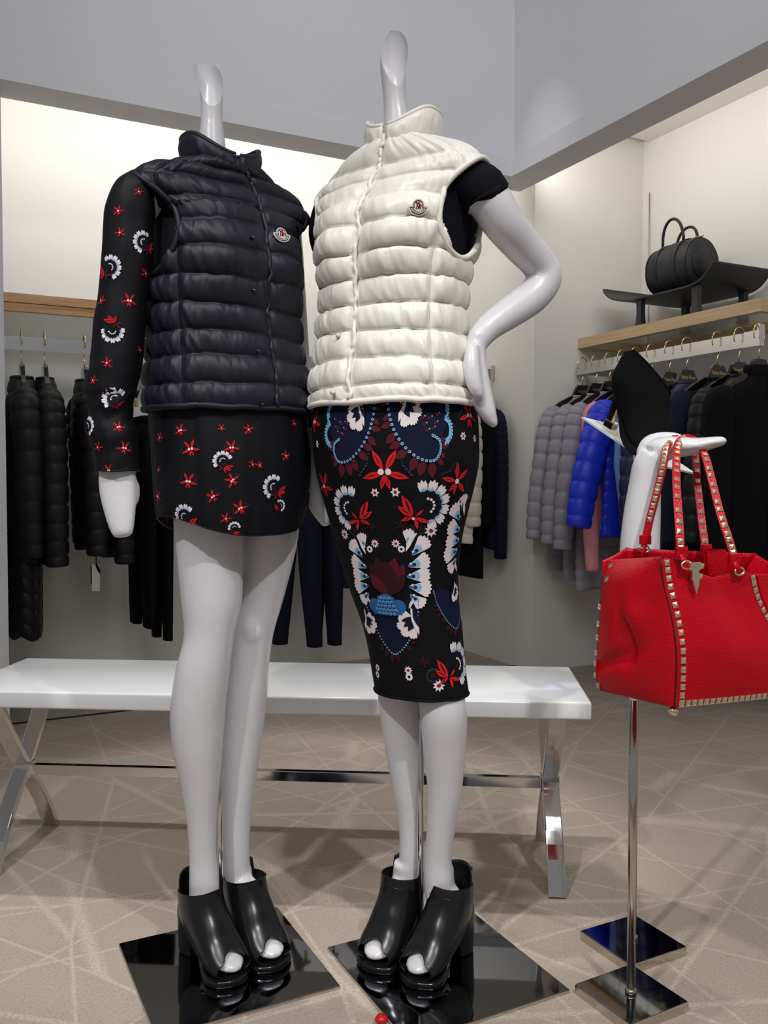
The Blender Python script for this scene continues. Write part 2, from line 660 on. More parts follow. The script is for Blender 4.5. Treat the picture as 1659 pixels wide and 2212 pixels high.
def along(p, d, px, z):
    """distance along p + s*d (plan) whose point at height z shows at image column px"""
    k = (px - IMG_W / 2) / F_PX
    c = (z - CAM_H) * SIN_T
    return (k * (p[1] * COS_T - c) - p[0]) / (d[0] - k * d[1] * COS_T)


def v3(p, z):
    return np.array((p[0], p[1], z))


# ------------------------------------------------------------------ shelves and rails
M_ = P_ + D2 * 0.36
RAIL_Z = 1.594
sh0 = M_ - D2 * 0.02
s_end = along(sh0, -D1, 606, 1.77)
s_far = 2.55
def board(p, d, nrm, s0, s1, dep, z0, z1):
    return wbox(p + d * s0, p + d * s1, nrm, dep, z0, z1)
t = thing('wall_shelf', v3(sh0 - D1 * 1.8, 1.73), 'pale wood framed glass shelf above the rail of dark coats', 'shelf')
part('front_board', board(sh0, -D1, D2, s_end, s_far, 0.03, 1.765, 1.803), 'wood_left', t, False)
part('front_board', board(sh0 + D2 * 0.006, -D1, D2, s_end, s_far, 0.024, 1.728, 1.763), 'wood_left', t, False)
part('side_board', board(sh0 + D2 * 0.03 - D1 * s_end, D2, -D1, 0, 0.34, 0.03, 1.735, 1.80), 'wood_left', t, False)
part('side_board', board(sh0 + D2 * 0.03 - D1 * (s_far - 0.03), D2, -D1, 0, 0.34, 0.03, 1.735, 1.80), 'wood_left', t, False)
part('glass_panel', board(sh0 + D2 * 0.03, -D1, D2, s_end + 0.03, s_far - 0.03, 0.33, 1.783, 1.791), 'glass', t, False)
t = thing('clothes_rail', v3(M_ - D1 * 1.4, RAIL_Z), 'flat chrome clothes rail holding the dark coats behind the mannequins', 'rail')
part('bar', board(M_, -D1, D2, 0.03, 2.6, 0.012, RAIL_Z - 0.029, RAIL_Z + 0.029), 'rail_steel', t, False)
part('end_bracket', wbox(M_ - D1 * 0.05, M_ - D1 * 0.002, D2, 0.02, RAIL_Z - 0.032, RAIL_Z + 0.03), 'nickel', t, False)
part('end_stop', wbox(M_ - D1 * 0.016, M_ - D1 * 0.002, D2, 0.016, RAIL_Z + 0.0302, RAIL_Z + 0.05), 'nickel', t, False)

S0 = P_ + D1 * 0.285
SHL = 1.17
t = thing('wall_shelf', v3(S0 - D2 * 0.6, 1.71), 'pale oak framed glass shelf carrying the black bag', 'shelf')
part('front_board', board(S0, -D2, D1, 0.0, SHL, 0.035, 1.708, 1.762), 'wood_right', t, False)
part('side_board', board(S0 + D1 * 0.035 - D2 * (SHL - 0.035), D1, -D2, 0, 0.41, 0.035, 1.708, 1.762), 'wood_right', t, False)
part('side_board', board(S0 + D1 * 0.035 - D2 * 0.0, D1, -D2, 0, 0.41, 0.035, 1.708, 1.762), 'wood_right', t, False)
part('back_board', board(S0 + D1 * 0.42, -D2, D1, 0.035, SHL - 0.035, 0.028, 1.708, 1.762), 'wood_right', t, False)
part('glass_panel', board(S0 + D1 * 0.035, -D2, D1, 0.035, SHL - 0.035, 0.385, 1.744, 1.752), 'glass', t, False)
RR = P_ + D1 * 0.262
RRL = along(RR, -D2, 1638, RAIL_Z)
t = thing('clothes_rail', v3(RR - D2 * 0.6, RAIL_Z), 'flat chrome clothes rail under the oak shelf, holding the coloured jackets', 'rail')
part('bar', board(RR, -D2, D1, 0.02, RRL, 0.012, RAIL_Z - 0.03, RAIL_Z + 0.03), 'rail_steel', t, False)
part('end_bracket', board(RR - D1 * 0.004, -D2, D1, RRL - 0.07, RRL - 0.002, 0.02, RAIL_Z - 0.032, RAIL_Z + 0.032), 'rail_steel', t, False)
part('end_stop', board(RR - D1 * 0.008, -D2, D1, RRL, RRL + 0.014, 0.028, RAIL_Z - 0.034, RAIL_Z + 0.055), 'rail_steel', t, False)
part('wall_arm', board(RR + D1 * 0.012, D1, -D2, 0.0, 0.46, 0.02, RAIL_Z - 0.012, RAIL_Z + 0.012), 'rail_steel', t, False)

def cable(p, d, px, ytop, zb, nrm, label):
    s = along(p, d, px, 2.2)
    q = p + d * s - nrm * 0.012
    zt = at(px, ytop, q[1])[2]
    solo('shelf_cable', tube([v3(q, zb), v3(q, (zb + zt) / 2), v3(q, zt)], 0.0032, 8), 'nickel', label, 'cable')
cable(R_, -D2, 1405, 416, 1.2, D1, 'thin vertical steel cable on the wall behind the black bag')
cable(Q_, -D1, 584, 405, 1.2, D2, "thin vertical steel cable above the dark vest's shoulder")

# ------------------------------------------------------------------ bench
BH = 0.48
fr, br, bl = atz(1251, 1517, BH), atz(1230, 1440, BH), atz(57, 1421, BH)
bx = (br - bl) / np.linalg.norm(br - bl)
by = np.array((-bx[1], bx[0], 0.0))
bdep = float(np.dot(br - fr, by))
blen = float(np.linalg.norm(br - bl))
bc = (br + bl) / 2 - by * bdep / 2
t = thing('bench', (bc[0], bc[1], 0), 'long white slab bench with crossed chrome legs behind the mannequins', 'bench')
part('seat', box(bc - ZAX * 0.0215, bx, by, ZAX, blen / 2, bdep / 2, 0.0215, 0.006), 'bench_white', t)
for sgn in (-1, 1):
    e = bc + sgn * bx * (blen / 2 - (0.075 if sgn > 0 else 0.09)) - ZAX * bc[2]
    for k, (tb, bb) in enumerate(((0.150, -0.180), (-0.150, 0.160))):
        off = bx * (0.013 if k else -0.013) * 0
        top, bot = e + by * tb + ZAX * 0.4365, e + by * bb
        mid = (top + bot) / 2 + ZAX * 0.0
        bulge = by * (-0.018 if bb < 0 else 0.012)
        path = cr([top, (top + mid) / 2 - bulge * 0.6, mid, (bot + mid) / 2 + bulge, bot], 18)
        R = np.array([0.0215, 0.0085])
        part('leg', tube(path, np.tile(R, (18, 1)), 4 * 4, ref=bx, power=12), 'chrome', t, False)
    part('hub', box(e + ZAX * 0.219, bx, by, ZAX, 0.024, 0.02, 0.02, 0.002), 'chrome', t, False)
part('stretcher', box(bc * (1, 1, 0) + ZAX * 0.219, bx, by, ZAX, blen / 2 - 0.08, 0.010, 0.0135, 0.0015), 'chrome', t, False)

# ------------------------------------------------------------------ display stands
def base_plate(c, half, ang, z1, top, side, parent):
    ax, ay = np.array((math.cos(ang), math.sin(ang), 0)), np.array((-math.sin(ang), math.cos(ang), 0))
    c = np.array((c[0], c[1], 0))
    b = part('base', box(c + ZAX * (z1 / 2 - 0.0008), ax, ay, ZAX, half, half, z1 / 2 - 0.0008, 0.0012), side, parent, False)
    part('mirror_top', box(c + ZAX * (z1 - 0.0008), ax, ay, ZAX, half - 0.0015, half - 0.0015, 0.0008), top, b, False)

ST1 = np.array((0.4735, 1.655, 0))
ST2 = np.array((0.5335, 1.855, 0))
st1 = thing('bag_stand', ST1, 'white arm shaped stand on a nickel pole carrying the red bag', 'display stand')
base_plate(ST1, 0.0745, A1 + 0.03, 0.02, 'dark_mirror', 'nickel', st1)
part('pole', lathe(ST1 + ZAX * 0.02, [(0.0078, 0), (0.0078, 0.64)], 20), 'nickel', st1)
part('foot_collar', lathe(ST1 + ZAX * 0.02, [(0.011, 0), (0.011, 0.006), (0.0085, 0.009)], 20), 'nickel', st1)
# upright forearm bending over into a flat palm and a thumb
Ya = 1.655
pth = [ST1 + ZAX * 0.655, at(1381, 1290, Ya), at(1382, 1190, Ya), at(1387, 1110, Ya), at(1393, 1050, Ya), at(1402, 1003, Ya), at(1425, 974, Ya),
       at(1462, 966, Ya - 0.005), at(1500, 964, Ya - 0.012), at(1535, 957, Ya - 0.02), at(1560, 953, Ya - 0.024), at(1568, 952.5, Ya - 0.025)]
rr = [(0.03, 0.03), (0.037, 0.036), (0.037, 0.036), (0.034, 0.034), (0.0295, 0.033), (0.0285, 0.034), (0.0255, 0.04), (0.020, 0.046), (0.016, 0.046),
      (0.0115, 0.038), (0.0085, 0.024), (0.003, 0.008)]
refs = cr([(1, 0, 0), (1, 0, 0), (1, 0, 0), (1, 0, 0), (1, 0, 0.05), (0.9, 0, 0.5), (0.5, 0, 1), (0.1, 0, 1), (0, 0, 1), (0, 0, 1), (0, 0, 1), (0, 0, 1)], 60)
arm_v = tube(pth, rr, 28, ref=refs, smooth=60)
th = tube([at(1398, 985, Ya + 0.012), at(1408, 962, Ya + 0.014), at(1432, 949, Ya + 0.014), at(1456, 946, Ya + 0.012), at(1468, 947, Ya + 0.01), at(1473, 948, Ya + 0.01)],
          [0.022, 0.021, 0.0145, 0.0105, 0.0085, 0.003], 20, ref=(0, 0, 1), smooth=30)


def remeshed(vfs, vox, it=6, bis=None):
    V, Fc = join(*vfs)
    me = bpy.data.meshes.new('tmp')
    me.from_pydata([tuple(v) for v in V], [], Fc)
    o = bpy.data.objects.new('tmp', me)
    COL.objects.link(o)
    md = o.modifiers.new('r', 'REMESH')
    md.mode = 'VOXEL'
    md.voxel_size = vox
    md2 = o.modifiers.new('s', 'SMOOTH')
    md2.factor = 0.5
    md2.iterations = it
    dg = bpy.context.evaluated_depsgraph_get()
    m2 = bpy.data.meshes.new_from_object(o.evaluated_get(dg))
    bpy.data.objects.remove(o, do_unlink=True)
    if bis:
        bm = bmesh.new()
        bm.from_mesh(m2)
        for co, no, lim in bis:
            geom = [g for g in bm.verts[:] + bm.edges[:] + bm.faces[:]]
            res = bmesh.ops.bisect_plane(bm, geom=geom, dist=1e-5, plane_co=Vector(co), plane_no=Vector(no), clear_outer=False)
            kill = [v for v in bm.verts if (v.co - Vector(co)).dot(Vector(no)) > 1e-4 and v.co.z > lim]
            bmesh.ops.delete(bm, geom=kill, context='VERTS')
            ed = [e for e in bm.edges if e.is_boundary]
            bmesh.ops.holes_fill(bm, edges=ed, sides=0)
        bm.to_mesh(m2)
        bm.free()
    n = len(m2.vertices)
    co = np.empty(n * 3)
    m2.vertices.foreach_get('co', co)
    faces = [tuple(p.vertices) for p in m2.polygons]
    bpy.data.meshes.remove(m2)
    return co.reshape(-1, 3), faces


part('hand_form', remeshed([arm_v, th], 0.0035, 5), 'display_white', st1)

st2 = thing('shoe_stand', ST2, 'nickel pole stand with a tilted glass tray under the black ankle boot', 'display stand')
base_plate(ST2, 0.078, A1 + 0.005, 0.02, 'dark_mirror', 'nickel', st2)
part('pole', lathe(ST2 + ZAX * 0.02, [(0.0078, 0), (0.0078, 1.045)], 20), 'nickel', st2)
part('foot_collar', lathe(ST2 + ZAX * 0.02, [(0.011, 0), (0.011, 0.006), (0.0085, 0.009)], 20), 'nickel', st2)
# tilted tray: corners seen at left, front and right
tl, tr_ = at(1257, 900, 1.90), at(1503, 1022, 1.83)
tf = at(1404, 999, 1.775)
tb_ = tl + tr_ - tf
tc_ = (tl + tr_) / 2
tx, ty = (tf - tl), (tr_ - tf)
tx_l, ty_l = np.linalg.norm(tx), np.linalg.norm(ty)
tx, ty = tx / tx_l, ty / ty_l
tn = np.cross(tx, ty)
tn /= np.linalg.norm(tn)
if tn[2] < 0:
    tn = -tn
part('tray', prism([tl - tn * 0.004, tf - tn * 0.004, tr_ - tn * 0.004, tb_ - tn * 0.004], tn * 0.004), 'tray_glass', st2, False)
part('tray_bracket', tube([ST2 + ZAX * 1.06, (ST2 + ZAX * 1.062 + tc_ - tn * 0.01) / 2, tc_ - tn * 0.006], 0.009, 12), 'nickel', st2)

# ------------------------------------------------------------------ mannequins
YAW_A, YAW_B = math.radians(41), math.radians(-35)


def frame(yaw):
    """lateral (towards her left) and forward unit vectors"""
    return np.array((math.cos(yaw), math.sin(yaw), 0)), np.array((math.sin(yaw), -math.cos(yaw), 0))


def rel(yaw, c):
    """yaw relative to the line of sight"""
    return yaw - math.atan2(-c[0], c[1])


def ellipse(c, a, b, yaw, n=40, p=2.0):
    lx, fw = frame(yaw)
    t_ = np.linspace(0, 2 * math.pi, n, endpoint=False)
    s, k = np.sin(t_), np.cos(t_)
    if p != 2.0:
        s, k = np.sign(s) * np.abs(s) ** (2 / p), np.sign(k) * np.abs(k) ** (2 / p)
    return np.asarray(c) + np.outer(a * s, lx) + np.outer(b * k, fw)


def px_rings(rows, Y, yaw, ratio, n=40, samples=None, p=2.0):
    """rows (y, xl, xr[, dY]) read off as silhouette widths -> horizontal rings of real size"""
    rows = np.array([tuple(r) + (0.0,) * (4 - len(r)) for r in rows], dtype=float)
    if samples:
        rows = cr(rows, samples)
    out = []
    for y, xl, xr, dy in rows:
        Yc = Y + dy
        c = at((xl + xr) / 2, y, Yc)
        hw = (xr - xl) / 2 * Yc / F_PX
        ph = rel(yaw, c)
        a = hw / math.sqrt(math.cos(ph) ** 2 + ratio ** 2 * math.sin(ph) ** 2)
        out.append((c, a, a * ratio))
    return out


def ring_loft(R, yaw, n=40, p=2.0, shrink=1.0):
    return loft([ellipse(c, a * shrink, b * shrink, yaw, n, p) for c, a, b in R])


class Surf:
    """torso-like surface: rows (z, cx, cy, a, b), theta 0 = front centre, u = girth-wise distance"""

    def __init__(self, rows, yaw, p=2.3, bust=None, tilt=0.0):
        self.r = cr(np.array(rows, dtype=float), 240)
        d = np.diff(self.r, axis=0)
        du = np.sqrt(d[:, 0] ** 2 + 0.5 * (d[:, 3] ** 2 + d[:, 4] ** 2))
        self.u = np.concatenate([[0], np.cumsum(du)])
        self.U = self.u[-1]
        self.yaw, self.p, self.bust, self.tilt = yaw, p, bust, tilt
        self.lx, self.fw = frame(yaw)

    def row(self, u):
        return [np.interp(u, self.u, self.r[:, k]) for k in range(5)]

    def u_of_z(self, z):
        return np.interp(z, self.r[:, 0], self.u)

    def pt(self, th, u, out=0.0):
        z, cx, cy, a, b = self.row(u)
        s, k = np.sin(th), np.cos(th)
        s2, k2 = np.sign(s) * np.abs(s) ** (2 / self.p), np.sign(k) * np.abs(k) ** (2 / self.p)
        x, f = (a + out) * s2, (b + out) * k2
        if self.bust:
            zb, xb, amp, wx, wz = self.bust
            g = np.exp(-((np.abs(x) - xb) / wx) ** 2 - ((z - zb) / wz) ** 2) * np.clip(k * 1.6, 0, 1)
            f = f + amp * g
        z = z + self.tilt * x
        return (np.stack([cx, cy, z], -1) + x[..., None] * self.lx + f[..., None] * self.fw)

    def theta_of_f(self, f, u, side):
        b = np.interp(u, self.u, self.r[:, 4])
        k = np.clip(f / b, -0.999, 0.999)
        k = np.sign(k) * np.abs(k) ** (self.p / 2)
        return side * np.arccos(k)


def vest(root, S, seams, mats, th_side=(-1.02, 1.02), th_open=0.05, hole=None, seed=1, amp=0.0125):
    """quilted vest shell over S, split in panels along its seams"""
    body_m, snap_m = mats
    back = 2.15
    cols = []
    edges = [-math.pi, -back, th_side[0], th_open, th_side[1], back, math.pi]
    names = ['back_panel', 'side_panel', 'front_panel', 'front_panel', 'side_panel', 'back_panel']
    counts = [44, 56, 78, 78, 56, 44]
    sm = np.array(seams)
    tt, uu, bidx = [], [], []
    for i in range(len(sm) - 1):
        k = 15
        for j in range(k):
            q = j / k
            tt.append(q)
            uu.append(sm[i] + (sm[i + 1] - sm[i]) * q)
            bidx.append(i)
    tt.append(0.0)
    uu.append(sm[-1])
    bidx.append(len(sm) - 1)
    tt, uu, bidx = np.array(tt), np.array(uu), np.array(bidx)
    bh = np.append(np.diff(sm), sm[-1] - sm[-2])
    for ei in range(6):
        th = np.linspace(edges[ei], edges[ei + 1], counts[ei])
        if ei == 2:
            th[-1] += 0.012
        TH, UU = np.meshgrid(th, uu)
        TT = np.repeat(tt[:, None], len(th), 1)
        BI = np.repeat(bidx[:, None], len(th), 1).astype(float)
        puff = np.sqrt(np.clip(np.sin(np.pi * TT), 0, 1))
        puff = puff * (0.86 + 0.14 * vnoise(TH * 5 + 3.1 * BI, BI * 1.7, seed))
        pin = np.ones_like(TH)
        for e in (edges[ei], edges[ei + 1]):
            if abs(abs(e) - math.pi) < 1e-6 or abs(abs(e) - back) < 1e-6:
                continue
            pin *= 1 - 0.72 * np.exp(-((TH - e) / 0.055) ** 2)
        puff *= pin
        # gathers that fan out from the stitched seams
        g = vnoise(TH * 34 + vnoise(TH * 4, BI, seed + 3) * 1.4 + BI * 7.3 + (TT - 0.5) * 2.6 * np.sign(TH), TT * 1.1 + BI * 3, seed + 1)
        g2 = vnoise(TH * 15 + BI * 5.1 + (TT - 0.5) * 1.7, TT * 0.9 + BI * 2, seed + 2)
        edge_w = 0.30 + 0.70 * (1 - np.sin(np.pi * TT)) ** 1.2
        near_seam = np.exp(-((np.abs(TH) - 1.02) / 0.45) ** 2)
        fold = (g * 0.0016 * edge_w + g2 * 0.0022) * (0.55 + 0.9 * near_seam) * np.clip(puff * 1.4, 0, 1)
        a_b = amp * np.clip(bh[bidx] / 0.05, 0.55, 1.15)[:, None]
        out = a_b * puff + fold
        if ei == 2:
            lap = np.clip(1 - (th_open - TH) / 0.34, 0, 1)
            out = out + 0.0045 * lap ** 0.5 + 0.0012 * vnoise(UU * 160, TH * 6, seed + 9) * (lap > 0.9)
        # seams sag a little between the panels
        UU2 = UU + 0.0021 * np.sin(TH * 2.0 + UU * 21) + 0.0024 * vnoise(TH * 9, UU * 24, seed + 5)
        UU2[0] = uu[0]
        UU2[-1] = uu[-1]
        Pn = S.pt(TH, UU2, 0.0)
        # displace along the local outward direction
        du = S.pt(TH, np.minimum(UU2 + 0.004, S.U), 0) - S.pt(TH, np.maximum(UU2 - 0.004, 0), 0)
        dth = S.pt(TH + 0.01, UU2, 0) - S.pt(TH - 0.01, UU2, 0)
        nr = np.cross(dth, du)
        nr /= np.linalg.norm(nr, axis=-1)[..., None] + 1e-9
        Pn = Pn + nr * out[..., None]
        V, Fc = grid(Pn)
        if hole:
            keep = []
            zc, rz, rf, fc, slant = hole
            C = Pn.reshape(-1, 3)
            zr, cx, cy, a, b = S.row(UU2.ravel())
            loc = C - np.stack([cx, cy, np.zeros_like(cx)], -1)
            x, f = loc @ S.lx, loc @ S.fw
            zz = C[:, 2] - S.tilt * x
            ins = (np.abs(x) > 0.09) & (((f - fc - slant * (zz - zc)) / rf) ** 2 + ((zz - zc) / rz) ** 2 < 1)
            Fc = [q for q in Fc if sum(ins[list(q)]) < 2]
        o = part(names[ei], (V, Fc), body_m, root)
        solidify(o, 0.006)
    # crinkled edge of the overlapping front
    ue = np.linspace(sm[0] + .004, sm[-1], 140)
    pe = S.pt(np.full_like(ue, th_open + .012) + .016 * vnoise(ue * 70, ue * 0, seed + 13), ue, 0.0062)
    pe = pe + S.fw * (.0022 * vnoise(ue * 110, ue * 0 + 2.0, seed + 14))[:, None]
    part('placket_edge', tube(pe, 0.0042, 8), body_m, root)
    # hem and armhole piping
    th = np.linspace(-math.pi, math.pi, 160, endpoint=False)
    hem = S.pt(th, np.full_like(th, sm[0]), 0.003)
    hem[:, 2] += 0.0022 * vnoise(th * 5, th * 0, seed + 11)
    part('hem_piping', tube(hem, 0.0062, 10, ref=(0, 0, 1), close=True), body_m, root)
    if hole:
        zc, rz, rf, fc, slant = hole
        for side in (-1, 1):
            al = np.linspace(0, 2 * math.pi, 90, endpoint=False)
            zz = zc + rz * np.sin(al)
            ff = fc + rf * np.cos(al) + slant * (zz - zc)
            u_ = S.u_of_z(zz)
            pts = S.pt(S.theta_of_f(ff, u_, side), u_, 0.004)
            part('armhole_piping', tube(pts, 0.0058, 8, ref=(0, 0, 1), close=True), body_m, root)


def collar(root, S, u0, h, flare, m, open_th=(0.05, 2 * math.pi - 0.06), seed=3, drop=0.02, lean=0.0, cuff=None):
    th = np.linspace(open_th[0], open_th[1], 120)
    rows = []
    for q in np.linspace(0, 1, 22):
        base = S.pt(th, np.full_like(th, u0), 0.0)
        c = base.mean(0)
        rad = base - c
        rad[:, 2] = 0
        rad /= np.linalg.norm(rad, axis=1)[:, None]
        puff = math.sqrt(max(math.sin(math.pi * q), 0)) * 0.009
        front = np.cos(th)
        hh = h * (1 - 0.20 * np.clip(front, 0, 1) ** 2)
        wob = 0.0022 * vnoise(th * 9, np.full_like(th, q * 2.0), seed) + 0.0012 * vnoise(th * 22, np.full_like(th, q * 3.0), seed + 1)
        p = base + rad * (flare * q + puff + wob * math.sin(math.pi * min(q * 1.2, 1)))[:, None] + ZAX * (hh * q - drop * np.clip(front, 0, 1) ** 2 * 1.0)[:, None]
        p += S.fw * lean * q
        rows.append(p)
    o = part('collar', grid(rows), m, root)
    solidify(o, 0.011)
    o2 = part('collar_piping', tube(rows[-1], 0.0048, 8, ref=(0, 0, 1)), m, o)
    return o


def snaps(root, S, spots, m, r=0.0042):
    for th, u, out in spots:
        p = S.pt(np.array(th), np.array(u), out)
        n = S.pt(np.array(th), np.array(u), out + 0.01) - p
        o = part('snap_button', lathe(p, [(r * 0.9, -0.004), (r, 0.0), (r * 0.8, 0.0022), (0.0005, 0.0032)], 14, axis=n, ref=(0.1, 0.2, 1)), m, root)


class Proj:
    """places flat print or hardware on a finished surface where a line of sight meets it"""

    def __init__(self, objs):
        self.objs = objs
        self.trees = []
        for o in objs:
            base = Vector(root_loc(o))
            vs = [v.co + base for v in o.data.vertices]
            self.trees.append(BVHTree.FromPolygons(vs, [tuple(p.vertices) for p in o.data.polygons]))

    def hit(self, px, py):
        org, d = Vector((0, 0, CAM_H)), Vector(ray(px, py)).normalized()
        best = None
        for o, t_ in zip(self.objs, self.trees):
            h = t_.ray_cast(org, d)
            if h[0] is not None and (best is None or h[3] < best[0]):
                best = (h[3], h[0], h[1], o, t_)
        if best is None:
            return None
        dist, p, n, o, t_ = best
        if n.dot(d) > 0:
            n = -n
        return np.array(p), np.array(n), o, t_

    def frame(self, n, ang=0.0):
        T = np.cross(ZAX, n)
        T /= np.linalg.norm(T)
        B = np.cross(n, T)
        c, s = math.cos(ang), math.sin(ang)
        return T * c + B * s, B * c - T * s

    def drape(self, tree, pts, off, ref_n):
        out = []
        for p in pts:
            h = tree.find_nearest(Vector(p))
            n = h[1]
            if n.dot(Vector(ref_n)) < 0:
                n = -n
            out.append(np.array(h[0] + n * off))
        return out


def motif(proj, name, polys, px, py, size, ang=0.0, mirror=False, off=0.0007, label=None):
    """polys: list of (2D outline, ink); one draped mesh, one child of the garment part it lies on"""
    h = proj.hit(px, py)
    if h is None:
        return None
    P, n, o, tree = h
    T, B = proj.frame(n, ang)
    if mirror:
        T = -T
    V, Fc, MI, inks = [], [], [], []
    for li, (poly, ink) in enumerate(polys):
        if ink not in inks:
            inks.append(ink)
        poly = np.asarray(poly, dtype=float) * size
        pts = [tuple(q) for q in poly]
        tris = [tuple(q) for q in tessellate_polygon([[Vector((x, y, 0)) for x, y in poly]])]
        # split long triangles so the print follows the curve of the cloth
        for _ in range(5):
            mids, new, split = {}, [], False
            def mid(i, j):
                k = (min(i, j), max(i, j))
                if k not in mids:
                    pts.append(((pts[i][0] + pts[j][0]) / 2, (pts[i][1] + pts[j][1]) / 2))
                    mids[k] = len(pts) - 1
                return mids[k]
            long_ = set()
            for q in tris:
                for i, j in ((q[0], q[1]), (q[1], q[2]), (q[2], q[0])):
                    if math.hypot(pts[i][0] - pts[j][0], pts[i][1] - pts[j][1]) > .011:
                        long_.add((min(i, j), max(i, j)))
            if not long_:
                break
            for q in tris:
                e = [(min(q[k], q[(k + 1) % 3]), max(q[k], q[(k + 1) % 3])) in long_ for k in range(3)]
                m3 = [mid(q[k], q[(k + 1) % 3]) if e[k] else None for k in range(3)]
                c = sum(e)
                if c == 0:
                    new.append(q)
                elif c == 3:
                    new += [(q[0], m3[0], m3[2]), (m3[0], q[1], m3[1]), (m3[2], m3[1], q[2]), (m3[0], m3[1], m3[2])]
                elif c == 1:
                    k = e.index(True)
                    p_, q_, r_ = q[k], q[(k + 1) % 3], q[(k + 2) % 3]
                    new += [(p_, m3[k], r_), (m3[k], q_, r_)]
                else:
                    k = e.index(False)
                    p_, q_, r_ = q[k], q[(k + 1) % 3], q[(k + 2) % 3]
                    m1, m2 = m3[(k + 1) % 3], m3[(k + 2) % 3]
                    new += [(m1, r_, m2), (p_, q_, m1), (p_, m1, m2)]
            tris = new
        w = [P + x * T + y * B for x, y in pts]
        D = proj.drape(tree, w, off + (0.00022 * li if len(polys) < 13 else 0.0028 * li / len(polys)), n)
        base = len(V)
        V += D
        for tri in tris:
            Fc.append(tuple(base + i for i in tri))
            MI.append(inks.index(ink))
    v = np.array(V) - root_loc(o)
    me = mesh_of(name, v, Fc, None, False, mats=inks, mat_idx=MI)
    ob = bpy.data.objects.new(name, me)
    link(ob, o)
    return ob


# ---- print vocabulary (unit sized outlines)
def leaf(x0, y0, x1, y1, w, n=7, sharp=1.0):
    p0, p1 = np.array((x0, y0)), np.array((x1, y1))
    d = p1 - p0
    q = np.array((-d[1], d[0])) * w
    t_ = np.linspace(0, 1, n)
    s = np.sin(np.pi * t_ ** sharp)
    return np.concatenate([p0 + np.outer(t_, d) + np.outer(s, q), (p0 + np.outer(t_, d) - np.outer(s, q))[::-1][1:-1]])


def disc(x, y, r, n=10):
    a = np.linspace(0, 2 * math.pi, n, endpoint=False)
    return np.stack([x + r * np.cos(a), y + r * np.sin(a)], 1)


def petal_fan(x, y, r0, r1, a0, a1, teeth=3, dip=0.10):
    """wedge with a toothed outer edge"""
    inner = [(x + r0 * math.cos(a), y + r0 * math.sin(a)) for a in np.linspace(a1, a0, 4)]
    outer = []
    m = teeth * 2 + 1
    for i, a in enumerate(np.linspace(a0, a1, m)):
        e = 1 - 0.10 * abs(2 * i / (m - 1) - 1) ** 2
        rr_ = r1 * e - (dip if i % 2 == 0 else 0) * r1
        outer.append((x + rr_ * math.cos(a), y + rr_ * math.sin(a)))
    return np.array(inner + outer)


def star(x, y, r, k, inner=0.55, rot=0.0):
    a = np.arange(2 * k) * math.pi / k + rot
    rr_ = np.where(np.arange(2 * k) % 2 == 0, r, r * inner)
    return np.stack([x + rr_ * np.cos(a), y + rr_ * np.sin(a)], 1)


def m_fan(a0=-20, a1=225, petals=7, wing=True, teeth=3, simple=False):
    out = []
    a0, a1 = math.radians(a0), math.radians(a1)
    st = (a1 - a0) / petals
    out.append((disc(0, 0, 0.60, 18), 'ink_black'))
    for i in range(petals):
        b0, b1 = a0 + st * i + 0.025, a0 + st * (i + 1) - 0.025
        out.append((petal_fan(0, 0, 0.56, 1.0, b0, b1, teeth), 'ink_white'))
        out.append((petal_fan(0, 0, 0.55, 0.72, b0 + 0.02, b1 - 0.02, 3, 0.12), 'ink_blue'))
    out.append((star(0, 0, 0.60, petals * 2, 0.90), 'ink_navy'))
    out.append((disc(0, 0, 0.50, 16), 'ink_dark'))
    for i in range(6):
        a = a0 + 0.6 + (a1 - a0 - 1.2) * i / 5
        out.append((disc(0.27 * math.cos(a), 0.27 * math.sin(a), 0.055, 7), 'ink_white'))
    if wing:
        for q in ((0.42, -0.45, 1.05, 0.20, .17), (0.45, -0.48, 1.12, -0.25, .16), (0.42, -0.5, 0.85, -0.75, .16)):
            out.append((leaf(*q), 'ink_red'))
            out.append((leaf(q[0] + .1, q[1] + .03, q[2] - .12, q[3] - .02, q[4] * .35), 'ink_deep'))
        for q in ((0.35, -0.5, -0.25, -0.62, .13), (0.35, -0.5, 0.15, -0.92, .15), (0.32, -0.46, 0.1, -0.15, .13)):
            out.append((leaf(*q), 'ink_red' if not simple else 'ink_maroon'))
    return out


def m_bug(wings=True, eyes=2):
    out = []
    for a, r in ((60, 1.0), (120, 1.0), (195, 1.0), (-15, 1.0), (255, .72), (285, .72)):
        a = math.radians(a)
        x, y = r * math.cos(a), r * math.sin(a)
        out.append((leaf(0.08 * math.cos(a), 0.08 * math.sin(a), x, y, .15), 'ink_red'))
        out.append((leaf(0.3 * x, 0.3 * y, .85 * x, .85 * y, .035), 'ink_deep'))
    if eyes == 2:
        out += [(disc(-.15, 0.02, .13), 'ink_white'), (disc(.15, 0.02, .13), 'ink_white')]
    else:
        out += [(disc(0, 0, .14), 'ink_white')]
    if wings:
        for s in (-1, 1):
            pts = [(s * 0.62, .75), (s * 0.70, .28), (s * 1.12, -.22)]
            for (xa, ya), (xb, yb) in zip(pts[:-1], pts[1:]):
                for k in range(4):
                    q0, q1 = k / 4, (k + 0.8) / 4
                    out.append((leaf(xa + (xb - xa) * q0, ya + (yb - ya) * q0, xa + (xb - xa) * q1 + s * .07, ya + (yb - ya) * q1 + .03, .2, 5), 'ink_teal'))
    return out


def m_small(k=6, blue=False):
    if blue:
        return [(star(0, 0, 1, 11, .82), 'ink_teal'), (star(0, 0, .86, 11, .80), 'ink_black'), (disc(0, 0, .35), 'ink_deep')]
    return [(star(0, 0, 1, k, .58), 'ink_white'), (star(0, 0, .42, k, .6), 'ink_crimson')]


